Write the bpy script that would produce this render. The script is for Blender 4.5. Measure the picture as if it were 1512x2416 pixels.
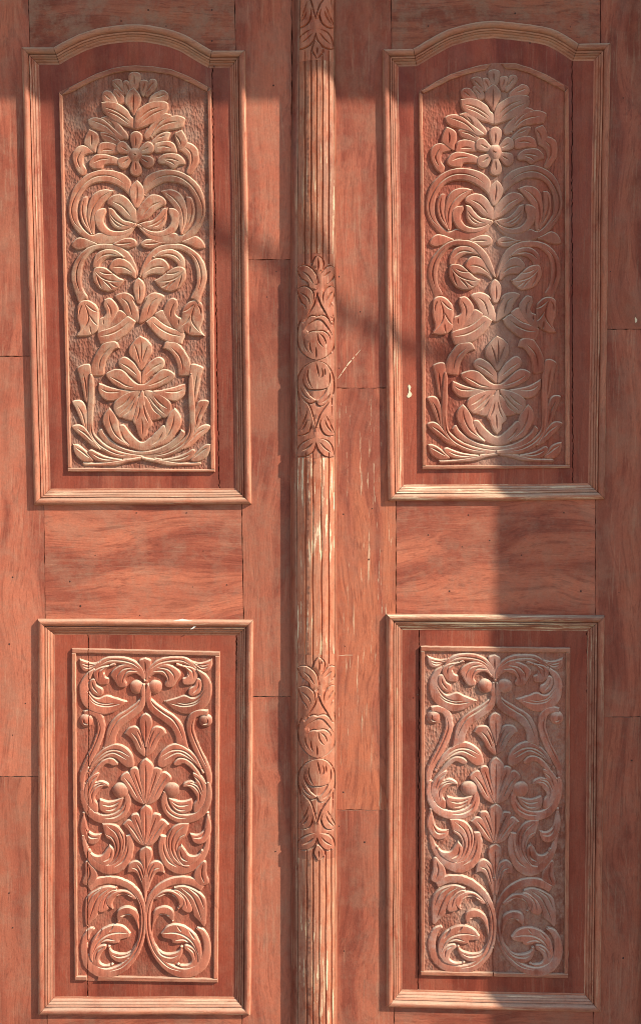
import bpy, math, random
import numpy as np
from mathutils import Vector, Matrix, noise as mnoise
from mathutils.geometry import delaunay_2d_cdt

random.seed(7)
rng = np.random.default_rng(7)
scene = bpy.context.scene
for o in list(bpy.data.objects):
    bpy.data.objects.remove(o)

# ------------------------------------------------------------------ camera
# Door face is the plane y = 0, the viewer stands at negative y.  The layout below is
# written in millimetres of the door face as it is seen (x right, y down).
IMG_W, IMG_H = 1512.0, 2416.0
CAM_D = 2.75                      # metres from the door
TILT = math.radians(3.1)          # looking slightly down
ROLL = math.radians(0.22)
MID_Z = 1.45                      # height of the picture's middle on the door
cam_data = bpy.data.cameras.new("Camera")
cam = bpy.data.objects.new("camera", cam_data)
scene.collection.objects.link(cam)
cam_data.sensor_fit = 'HORIZONTAL'
cam_data.sensor_width = 36.0
cam_data.lens = 36.0 * CAM_D / 1.512
cam_data.clip_start = 0.05
cam_data.clip_end = 500.0
cam.location = (0.756, -CAM_D * math.cos(TILT), MID_Z + CAM_D * math.sin(TILT))
R_CAM = Matrix.Rotation(math.radians(90) - TILT, 3, 'X') @ Matrix.Rotation(ROLL, 3, 'Z')
cam.rotation_euler = R_CAM.to_euler()
scene.camera = cam
scene.render.resolution_x = 640
scene.render.resolution_y = 1024
scene.cycles.filter_width = 1.0

# ------------------------------------------------------------------ light
KX, KY = 1.92, 1.60               # how far shadows run left and down per unit of relief
sun_dir = Vector((KX, -1.0, KY)).normalized()
SUN_EL = math.asin(sun_dir.z)
SUN_AZ = math.atan2(sun_dir.x, sun_dir.y)
world = bpy.data.worlds.new("World")
scene.world = world
world.use_nodes = True
wn = world.node_tree
wn.nodes.clear()
sky = wn.nodes.new('ShaderNodeTexSky')
sky.sky_type = 'NISHITA'
sky.sun_disc = False
sky.sun_elevation = SUN_EL
sky.sun_rotation = SUN_AZ
sky.dust_density = 0.4
bg = wn.nodes.new('ShaderNodeBackground')
bg.inputs['Strength'].default_value = 0.125
wo = wn.nodes.new('ShaderNodeOutputWorld')
wn.links.new(sky.outputs['Color'], bg.inputs['Color'])
wn.links.new(bg.outputs['Background'], wo.inputs['Surface'])
sun_data = bpy.data.lights.new("Sun", 'SUN')
sun_data.energy = 5.0
sun_data.angle = math.radians(0.7)
sun_data.color = (1.0, 0.91, 0.77)
sun = bpy.data.objects.new("sun", sun_data)
scene.collection.objects.link(sun)
sun.location = (4, -4, 5)
sun.rotation_euler = sun_dir.to_track_quat('Z', 'Y').to_euler()
vs = scene.view_settings
vs.view_transform = 'Standard'
vs.look = 'None'
vs.exposure = 0.58
vs.gamma = 1.0
vs.use_curve_mapping = False

# ------------------------------------------------------------------ mapping
RS = 0.64                         # relief scale: heights below are written in drawing units
RC = np.array(R_CAM)
CO = np.array(cam.location)


def to_world(pts, h, href):
    """pts (n,2) layout mm, h (n,) relief in mm; laid out on the plane of relief href."""
    pts = np.asarray(pts, float)
    h = np.asarray(h, float) * RS
    href = href * RS
    u = (pts[:, 0] - IMG_W / 2) / 1000.0
    v = -(pts[:, 1] - IMG_H / 2) / 1000.0
    ray = np.stack([u, v, np.full(len(u), -CAM_D)], 1) @ RC.T
    t = (-href / 1000.0 - CO[1]) / ray[:, 1]
    w = CO + ray * t[:, None]
    w[:, 1] = -h / 1000.0
    return w


# ------------------------------------------------------------------ materials
def nnode(nt, typ, **kw):
    n = nt.nodes.new(typ)
    for k, v in kw.items():
        setattr(n, k, v)
    return n


def wood(name, dark, mid, light, grain='Z', dust=0.25, dustcol=(0.33, 0.185, 0.12), patch=0.4,
         patchcol=(0.37, 0.175, 0.13), chip=0.0, chipcol=(0.80, 0.63, 0.40), rough=0.62,
         bump=0.35, stipple=0.0, up=0.6, wear=0.5, wearcol=(0.60, 0.36, 0.23), figure=1.0, spec=0.22,
         dirt=0.15, chipcut=0.575, chipall=0.25, zone=None, gamt=1.0, upcol=(0.62, 0.47, 0.33)):
    tint = lambda c: (c[0] * 0.97, c[1] * 0.73, c[2] * 0.60)
    dark, mid, light, patchcol = tint(dark), tint(mid), tint(light), tint(patchcol)
    m = bpy.data.materials.new(name)
    m.use_nodes = True
    nt = m.node_tree
    L = nt.links.new
    nt.nodes.clear()
    out = nnode(nt, 'ShaderNodeOutputMaterial')
    bs = nnode(nt, 'ShaderNodeBsdfPrincipled')
    L(bs.outputs[0], out.inputs[0])
    geo = nnode(nt, 'ShaderNodeNewGeometry')
    oi = nnode(nt, 'ShaderNodeObjectInfo')
    off = nnode(nt, 'ShaderNodeMath', operation='MULTIPLY')
    L(oi.outputs['Random'], off.inputs[0])
    off.inputs[1].default_value = 7.0
    pos = nnode(nt, 'ShaderNodeVectorMath', operation='ADD')
    comb = nnode(nt, 'ShaderNodeCombineXYZ')
    L(off.outputs[0], comb.inputs[1])
    L(geo.outputs['Position'], pos.inputs[0])
    L(comb.outputs[0], pos.inputs[1])

    def tex(scale, detail=4.0, vec=(1, 1, 1), rgh=0.55, dist=0.0, src=pos):
        mp = nnode(nt, 'ShaderNodeVectorMath', operation='MULTIPLY')
        L(src.outputs[0], mp.inputs[0])
        mp.inputs[1].default_value = vec
        t = nnode(nt, 'ShaderNodeTexNoise')
        L(mp.outputs[0], t.inputs['Vector'])
        t.inputs['Scale'].default_value = scale
        t.inputs['Detail'].default_value = detail
        t.inputs['Roughness'].default_value = rgh
        t.inputs['Distortion'].default_value = dist
        return t

    def ramp(src, a, b, va=0.0, vb=1.0):
        r = nnode(nt, 'ShaderNodeMapRange', interpolation_type='SMOOTHSTEP')
        L(src, r.inputs['Value'])
        r.inputs['From Min'].default_value = a
        r.inputs['From Max'].default_value = b
        r.inputs['To Min'].default_value = va
        r.inputs['To Max'].default_value = vb
        return r.outputs[0]

    def mix(fac, a, b):
        x = nnode(nt, 'ShaderNodeMix', data_type='RGBA')
        if isinstance(fac, float):
            x.inputs[0].default_value = fac
        else:
            L(fac, x.inputs[0])
        for s, i in ((a, 6), (b, 7)):
            if isinstance(s, tuple):
                x.inputs[i].default_value = (*s, 1)
            else:
                L(s, x.inputs[i])
        return x.outputs[2]

    def mul(a, b):
        x = nnode(nt, 'ShaderNodeMath', operation='MULTIPLY')
        x.use_clamp = True
        for i, s in enumerate((a, b)):
            if isinstance(s, float):
                x.inputs[i].default_value = s
            else:
                L(s, x.inputs[i])
        return x.outputs[0]

    st = {'Z': (1, 1, 0.10), 'X': (0.13, 1, 1)}[grain]
    st2 = {'Z': (1, 1, 0.035), 'X': (0.04, 1, 1)}[grain]
    # the grain wanders: bend the coordinates before stretching them
    wv = nnode(nt, 'ShaderNodeTexNoise')
    wm_ = nnode(nt, 'ShaderNodeVectorMath', operation='MULTIPLY')
    L(pos.outputs[0], wm_.inputs[0])
    wm_.inputs[1].default_value = {'Z': (1, 1, 0.45), 'X': (0.45, 1, 1)}[grain]
    L(wm_.outputs[0], wv.inputs['Vector'])
    wv.inputs['Scale'].default_value = 5.0
    wv.inputs['Detail'].default_value = 1.5
    wsc = nnode(nt, 'ShaderNodeVectorMath', operation='MULTIPLY_ADD')
    L(wv.outputs['Color'], wsc.inputs[0])
    wsc.inputs[1].default_value = (0.16 * figure, 0.16 * figure, 0.16 * figure)
    L(pos.outputs[0], wsc.inputs[2])
    low = tex(13.0, 2.0, st, 0.5, 0.0, wsc)                # broad figure
    ring = nnode(nt, 'ShaderNodeMath', operation='MULTIPLY')
    L(low.outputs['Fac'], ring.inputs[0])
    ring.inputs[1].default_value = 60.0
    sn = nnode(nt, 'ShaderNodeMath', operation='SINE')
    L(ring.outputs[0], sn.inputs[0])
    fine = tex(210.0, 4.0, st2, 0.6, 0.0, wsc)
    mid_n = tex(70.0, 3.0, st2, 0.6, 0.0, wsc)
    c = mix(ramp(low.outputs['Fac'], 0.38, 0.62), mid, light)
    c = mix(mul(ramp(low.outputs['Fac'], 0.455, 0.43), 0.30), c, dark)       # heartwood bands
    c = mix(mul(ramp(sn.outputs[0], -0.2, 1.0), 0.16 * gamt), c, dark)
    c = mix(mul(ramp(mid_n.outputs['Fac'], 0.50, 0.68), 0.40 * gamt), c, light)
    c = mix(mul(ramp(mid_n.outputs['Fac'], 0.49, 0.32), 0.36 * gamt), c, dark)
    c = mix(mul(ramp(fine.outputs['Fac'], 0.50, 0.34), 0.55 * gamt), c, dark)
    # worn, bleached patches of the finish
    pt = tex(5.5, 6.0, (1, 1, 0.6) if grain == 'Z' else (0.6, 1, 1), 0.62, 0.4)
    c = mix(mul(ramp(pt.outputs['Fac'], 0.48, 0.68), patch), c, patchcol)
    pt2 = tex(17.0, 6.0, (1, 1, 0.5) if grain == 'Z' else (0.5, 1, 1), 0.65, 0.3)
    c = mix(mul(ramp(pt2.outputs['Fac'], 0.54, 0.74), 0.22), c, light)
    # grime
    gr = tex(9.0, 7.0, (1, 1, 1), 0.7)
    c = mix(mul(ramp(gr.outputs['Fac'], 0.55, 0.80), dirt), c, (0.17, 0.085, 0.065))
    # dust in blotches; on surfaces that look up, dust plus painted edge light
    sx = nnode(nt, 'ShaderNodeSeparateXYZ')
    L(geo.outputs['Normal'], sx.inputs[0])
    dn = tex(21.0, 7.0, (1, 1, 1), 0.72)
    c = mix(mul(ramp(dn.outputs['Fac'], 0.42, 0.66), dust), c, dustcol)
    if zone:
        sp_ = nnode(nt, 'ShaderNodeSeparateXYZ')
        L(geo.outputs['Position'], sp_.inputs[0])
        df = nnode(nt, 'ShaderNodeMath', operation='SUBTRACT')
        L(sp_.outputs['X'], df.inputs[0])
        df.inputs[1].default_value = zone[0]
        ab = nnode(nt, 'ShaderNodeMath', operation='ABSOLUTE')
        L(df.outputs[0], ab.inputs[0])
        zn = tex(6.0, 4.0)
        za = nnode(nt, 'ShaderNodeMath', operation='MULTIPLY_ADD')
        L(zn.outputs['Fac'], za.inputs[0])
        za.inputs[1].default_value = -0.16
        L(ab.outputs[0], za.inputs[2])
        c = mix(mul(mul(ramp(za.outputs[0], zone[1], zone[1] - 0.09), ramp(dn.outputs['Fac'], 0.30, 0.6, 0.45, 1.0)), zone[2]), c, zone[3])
    upm = mul(ramp(sx.outputs['Z'], 0.12, 0.75), ramp(dn.outputs['Fac'], 0.25, 0.55, 0.45, 1.0))
    c = mix(mul(upm, up), c, upcol)
    # rubbed edges
    at = nnode(nt, 'ShaderNodeAttribute')
    at.attribute_name = 'wear'
    wnz = tex(60.0, 5.0, (1, 1, 0.4) if grain == 'Z' else (0.4, 1, 1), 0.7)
    wm = mul(at.outputs['Fac'], ramp(wnz.outputs['Fac'], 0.30, 0.55))
    c = mix(mul(wm, wear), c, wearcol)
    if chip > 0:
        cn = tex(150.0, 5.0, (1, 1, 0.05) if grain == 'Z' else (0.05, 1, 1), 0.7, 0.1)
        cl = tex(5.0, 3.0)
        cm = mul(ramp(cn.outputs['Fac'], chipcut, chipcut + 0.025), ramp(cl.outputs['Fac'], 0.40, 0.56))
        cm = mul(cm, ramp(at.outputs['Fac'], 0.1, 0.6, chipall, 1.0))
        c = mix(mul(cm, chip), c, chipcol)
    rv = nnode(nt, 'ShaderNodeMapRange')
    L(oi.outputs['Random'], rv.inputs['Value'])
    rv.inputs['To Min'].default_value = 0.86
    rv.inputs['To Max'].default_value = 1.10
    sv0 = nnode(nt, 'ShaderNodeVectorMath', operation='SCALE')
    L(c, sv0.inputs[0])
    L(rv.outputs[0], sv0.inputs['Scale'])
    c = sv0.outputs[0]
    sp = tex(330.0, 4.0, (1, 1, 0.55) if grain == 'Z' else (0.55, 1, 1), 0.8)
    sv = nnode(nt, 'ShaderNodeVectorMath', operation='SCALE')
    L(c, sv.inputs[0])
    L(ramp(sp.outputs['Fac'], 0.32, 0.68, 0.90, 1.09), sv.inputs['Scale'])
    c = sv.outputs[0]
    L(c, bs.inputs['Base Color'])
    bs.inputs['Specular IOR Level'].default_value = spec
    L(ramp(pt2.outputs['Fac'], 0.3, 0.7, rough - 0.12, rough + 0.18), bs.inputs['Roughness'])
    # relief of the surface
    ad = nnode(nt, 'ShaderNodeMath', operation='ADD')
    L(mul(fine.outputs['Fac'], 0.6), ad.inputs[0])
    g2 = tex(420.0, 3.0, st, 0.6)
    L(mul(g2.outputs['Fac'], 0.35), ad.inputs[1])
    ad2 = nnode(nt, 'ShaderNodeMath', operation='ADD')
    L(ad.outputs[0], ad2.inputs[0])
    g3 = tex(55.0, 5.0, (1, 1, 1), 0.6)
    L(mul(g3.outputs['Fac'], 0.7), ad2.inputs[1])
    hgt = ad2.outputs[0]
    if stipple > 0:
        vo = nnode(nt, 'ShaderNodeTexVoronoi')
        mp = nnode(nt, 'ShaderNodeVectorMath', operation='MULTIPLY')
        L(pos.outputs[0], mp.inputs[0])
        mp.inputs[1].default_value = (1, 1, 0.6)
        L(mp.outputs[0], vo.inputs['Vector'])
        vo.inputs['Scale'].default_value = 190.0
        ad3 = nnode(nt, 'ShaderNodeMath', operation='MULTIPLY_ADD')
        L(vo.outputs['Distance'], ad3.inputs[0])
        ad3.inputs[1].default_value = stipple
        L(hgt, ad3.inputs[2])
        hgt = ad3.outputs[0]
    bp = nnode(nt, 'ShaderNodeBump')
    bp.inputs['Strength'].default_value = bump
    bp.inputs['Distance'].default_value = 0.0022
    L(hgt, bp.inputs['Height'])
    L(bp.outputs[0], bs.inputs['Normal'])
    return m


def plain(name, col, rough=0.8, var=0.25, scale=40.0):
    m = bpy.data.materials.new(name)
    m.use_nodes = True
    nt = m.node_tree
    bs = nt.nodes['Principled BSDF']
    n = nt.nodes.new('ShaderNodeTexNoise')
    n.inputs['Scale'].default_value = scale
    n.inputs['Detail'].default_value = 6
    g = nt.nodes.new('ShaderNodeNewGeometry')
    nt.links.new(g.outputs['Position'], n.inputs['Vector'])
    mx = nt.nodes.new('ShaderNodeMix')
    mx.data_type = 'RGBA'
    mx.inputs[6].default_value = (*[c * (1 - var) for c in col], 1)
    mx.inputs[7].default_value = (*[min(1, c * (1 + var)) for c in col], 1)
    nt.links.new(n.outputs['Fac'], mx.inputs[0])
    nt.links.new(mx.outputs[2], bs.inputs['Base Color'])
    bs.inputs['Roughness'].default_value = rough
    bs.inputs['Specular IOR Level'].default_value = 0.2
    return m


ZX = 1.166
D_, M_, L_ = (0.155, 0.048, 0.035), (0.355, 0.12, 0.083), (0.485, 0.195, 0.13)
M = {
    'stile': wood('stile_wood', D_, M_, L_, 'Z', dust=0.32, patch=0.68, patchcol=(0.40, 0.185, 0.13), gamt=0.75, chip=0.3),
    'rail': wood('rail_wood', D_, (0.355, 0.118, 0.08), (0.50, 0.20, 0.13), 'X', dust=0.34, patch=0.6, patchcol=(0.40, 0.185, 0.13), gamt=0.85, chip=0.2, figure=1.15),
    'toprail': wood('top_rail_wood', (0.15, 0.05, 0.035), (0.33, 0.12, 0.082), (0.44, 0.19, 0.125), 'X', dust=0.75, patch=0.6),
    'mould_v': wood('moulding_wood_upright', (0.17, 0.05, 0.033), (0.34, 0.11, 0.072), (0.48, 0.19, 0.12), 'Z', dust=0.2, patch=0.35, chip=0.35, wear=0.55, rough=0.55),
    'mould_h': wood('moulding_wood_level', (0.18, 0.055, 0.036), (0.36, 0.125, 0.082), (0.50, 0.22, 0.14), 'X', dust=0.25, patch=0.35, chip=0.6, wear=0.55, rough=0.55, up=0.5),
    'mould_arch': wood('moulding_wood_arch', (0.20, 0.085, 0.06), (0.40, 0.20, 0.14), (0.50, 0.30, 0.21), 'X', dust=0.8, patch=0.5, wear=0.2, up=0.7),
    'field': wood('panel_paint', (0.12, 0.032, 0.021), (0.24, 0.062, 0.042), (0.32, 0.094, 0.06), 'Z', dust=0.14, patch=0.2, chip=0.2, rough=0.5, figure=0.5, gamt=0.45),
    'field_h': wood('panel_paint_level', (0.13, 0.036, 0.024), (0.27, 0.075, 0.048), (0.36, 0.12, 0.078), 'X', dust=0.35, patch=0.35, chip=0.15, rough=0.52, figure=0.6),
    'ground_dusty': wood('carved_ground_dusty', (0.15, 0.06, 0.044), (0.30, 0.135, 0.10), (0.38, 0.185, 0.14), 'Z', dust=0.85, dustcol=(0.385, 0.22, 0.155), patch=0.3, patchcol=(0.42, 0.24, 0.19), bump=0.9, stipple=1.2, rough=0.8, figure=0.3),
    'ground_red': wood('carved_ground_red', (0.16, 0.048, 0.033), (0.31, 0.10, 0.068), (0.40, 0.145, 0.10), 'Z', dust=0.35, patch=0.3, bump=0.6, stipple=0.6, gamt=0.6, rough=0.7, figure=0.3),
    'carve_dusty': wood('carving_wood_dusty', (0.20, 0.075, 0.05), (0.38, 0.165, 0.112), (0.49, 0.24, 0.165), 'Z', dust=0.75, dustcol=(0.45, 0.29, 0.19), patch=0.5, patchcol=(0.46, 0.26, 0.19), bump=0.3, wear=0.16, wearcol=(0.80, 0.62, 0.44), figure=0.4, gamt=0.7, up=0.85, upcol=(0.74, 0.58, 0.41)),  # on the carvings, up and upcol also paint bright top-lit edges
    'carve_red': wood('carving_wood_red', (0.20, 0.06, 0.042), (0.40, 0.145, 0.10), (0.52, 0.22, 0.155), 'Z', dust=0.3, patch=0.6, patchcol=(0.47, 0.215, 0.155), bump=0.3, wear=0.16, wearcol=(0.76, 0.54, 0.38), figure=0.4, gamt=0.7, up=0.85, upcol=(0.74, 0.58, 0.41)),
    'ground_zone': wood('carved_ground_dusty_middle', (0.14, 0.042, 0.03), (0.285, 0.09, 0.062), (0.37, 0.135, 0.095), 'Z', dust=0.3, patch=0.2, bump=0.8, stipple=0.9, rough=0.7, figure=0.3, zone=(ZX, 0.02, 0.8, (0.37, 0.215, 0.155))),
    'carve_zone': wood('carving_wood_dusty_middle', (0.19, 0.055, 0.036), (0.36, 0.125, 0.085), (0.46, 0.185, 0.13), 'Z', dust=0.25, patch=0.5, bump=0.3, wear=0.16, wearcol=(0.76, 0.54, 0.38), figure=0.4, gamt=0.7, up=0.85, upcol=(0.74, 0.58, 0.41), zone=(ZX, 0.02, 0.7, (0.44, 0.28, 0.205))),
    'carve_grey': wood('carving_wood_grey_dust', (0.20, 0.07, 0.05), (0.39, 0.155, 0.11), (0.48, 0.22, 0.165), 'Z', dust=0.6, dustcol=(0.44, 0.295, 0.235), patch=0.6, patchcol=(0.45, 0.27, 0.22), bump=0.3, wear=0.16, wearcol=(0.78, 0.60, 0.46), figure=0.4, gamt=0.7, up=0.85, upcol=(0.74, 0.58, 0.41)),
    'stile_flecked': wood('stile_wood_flecked', D_, M_, (0.50, 0.20, 0.12), 'Z', dust=0.22, patch=0.4, chip=0.5, chipcut=0.615, chipall=1.0),
    'fillet_v': wood('fillet_wood_upright', (0.18, 0.055, 0.036), (0.39, 0.13, 0.085), (0.52, 0.22, 0.14), 'Z', dust=0.3, chip=0.3, wear=0.6),
    'fillet_h': wood('fillet_wood_level', (0.18, 0.055, 0.036), (0.39, 0.14, 0.09), (0.52, 0.24, 0.16), 'X', dust=0.4, chip=0.3, wear=0.6),
    'strip': wood('cover_strip_wood', (0.17, 0.045, 0.026), (0.37, 0.115, 0.066), (0.54, 0.21, 0.115), 'Z', dust=0.3, patch=0.45, chip=0.95, chipcol=(0.82, 0.66, 0.42), wear=0.6, rough=0.5),
    'strip_motif': wood('cover_strip_carving', (0.17, 0.045, 0.026), (0.37, 0.12, 0.075), (0.52, 0.21, 0.13), 'Z', dust=0.35, patch=0.5, chip=0.25, wear=0.3, rough=0.5),
    'strip_worn': wood('cover_strip_flaked', (0.17, 0.045, 0.026), (0.37, 0.115, 0.066), (0.54, 0.21, 0.115), 'Z', dust=0.2, patch=0.4, chip=1.0, chipcol=(0.84, 0.69, 0.45), wear=0.5, rough=0.5, chipcut=0.565, chipall=1.0),
    'mould_flaked': wood('moulding_wood_flaked', (0.20, 0.065, 0.042), (0.42, 0.155, 0.10), (0.58, 0.29, 0.185), 'X', dust=0.4, patch=0.5, chip=1.0, chipcol=(0.84, 0.69, 0.45), wear=0.3, rough=0.55, up=0.55, chipcut=0.52, chipall=0.1, wearcol=(0.72, 0.52, 0.34)),
    'flank': wood('cover_strip_side', (0.12, 0.032, 0.02), (0.24, 0.064, 0.04), (0.34, 0.11, 0.065), 'Z', dust=0.12, patch=0.25, chip=0.35, rough=0.45),
    'dark': plain('dark_gap_wood', (0.035, 0.016, 0.012), 0.9),
    'cream': plain('pale_bare_wood', (0.80, 0.66, 0.44), 0.7, 0.12, 300),
    'white': plain('white_splash', (0.82, 0.76, 0.66), 0.7, 0.08, 300),
    'nail': plain('rusty_nail', (0.075, 0.035, 0.026), 0.7),
    'stain': plain('grey_stain', (0.10, 0.075, 0.062), 0.8),
    'wall': plain('plaster', (0.45, 0.38, 0.31), 0.9, 0.08, 6.0),
    'ground': plain('paving', (0.25, 0.21, 0.17), 0.9, 0.15, 5.0),
}

# ------------------------------------------------------------------ mesh helpers
COL = scene.collection


def parse(s):
    pts, cor = [], []
    for tok in s.split():
        c = tok.endswith('*')
        a, b = tok.rstrip('*').split(',')
        pts.append((float(a), float(b)))
        cor.append(c)
    return np.array(pts), cor


def catmull(p0, p1, p2, p3, n):
    t = np.linspace(0, 1, n, endpoint=False)[:, None]
    return 0.5 * ((2 * p1) + (-p0 + p2) * t + (2 * p0 - 5 * p1 + 4 * p2 - p3) * t ** 2 +
                  (-p0 + 3 * p1 - 3 * p2 + p3) * t ** 3)


def smooth_closed(pts, cor, step):
    n = len(pts)
    out = []
    for i in range(n):
        p1, p2 = pts[i], pts[(i + 1) % n]
        p0 = p1 - (p2 - p1) if cor[i] else pts[i - 1]
        p3 = p2 + (p2 - p1) if cor[(i + 1) % n] else pts[(i + 2) % n]
        k = max(1, int(round(np.linalg.norm(p2 - p1) / step)))
        out.append(catmull(p0, p1, p2, p3, k))
    return np.concatenate(out)


def smooth_open(pts, step):
    n = len(pts)
    if n == 2:
        k = max(2, int(round(np.linalg.norm(pts[1] - pts[0]) / step)))
        return pts[0] + (pts[1] - pts[0]) * np.linspace(0, 1, k + 1)[:, None]
    out = []
    for i in range(n - 1):
        p1, p2 = pts[i], pts[i + 1]
        p0 = pts[i - 1] if i else 2 * p1 - p2
        p3 = pts[i + 2] if i + 2 < n else 2 * p2 - p1
        k = max(1, int(round(np.linalg.norm(p2 - p1) / step)))
        out.append(catmull(p0, p1, p2, p3, k))
    out.append(pts[-1:])
    return np.concatenate(out)


def seg_dist(P, A, B):
    """distance of every P to every segment A-B, and the parameter"""
    d = B - A
    L2 = np.maximum((d * d).sum(1), 1e-9)
    t = np.clip(((P[:, None, :] - A[None]) * d[None]).sum(2) / L2[None], 0, 1)
    q = A[None] + t[:, :, None] * d[None]
    return np.sqrt(((P[:, None, :] - q) ** 2).sum(2)), t


def poly_dist(P, loop):
    out = np.empty(len(P))
    B = np.roll(loop, -1, 0)
    for i in range(0, len(P), 1500):
        out[i:i + 1500] = seg_dist(P[i:i + 1500], loop, B)[0].min(1)
    return out


def inside(P, loop):
    x, y = P[:, 0], P[:, 1]
    r = np.zeros(len(P), bool)
    j = len(loop) - 1
    for i in range(len(loop)):
        xi, yi = loop[i]
        xj, yj = loop[j]
        if yi != yj:
            c = ((yi > y) != (yj > y)) & (x < (xj - xi) * (y - yi) / (yj - yi) + xi)
            r ^= c
        j = i
    return r


def area(loop):
    x, y = loop[:, 0], loop[:, 1]
    return 0.5 * np.sum(x * np.roll(y, -1) - np.roll(x, -1) * y)


def mesh_obj(name, verts, faces, mat, parent=None, wear=None, smooth=40, inv=None):
    me = bpy.data.meshes.new(name)
    me.from_pydata([tuple(v) for v in verts], [], faces)
    if wear is not None:
        a = me.attributes.new('wear', 'FLOAT', 'POINT')
        a.data.foreach_set('value', np.asarray(wear, np.float32))
    me.materials.append(mat)
    if smooth:
        me.polygons.foreach_set('use_smooth', [True] * len(me.polygons))
        me.set_sharp_from_angle(angle=math.radians(smooth))
    me.update()
    o = bpy.data.objects.new(name, me)
    COL.objects.link(o)
    if parent is not None:
        o.parent = parent
        if parent.type == 'EMPTY':
            o.matrix_parent_inverse = Matrix.Translation(-parent.location)
    return o


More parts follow.
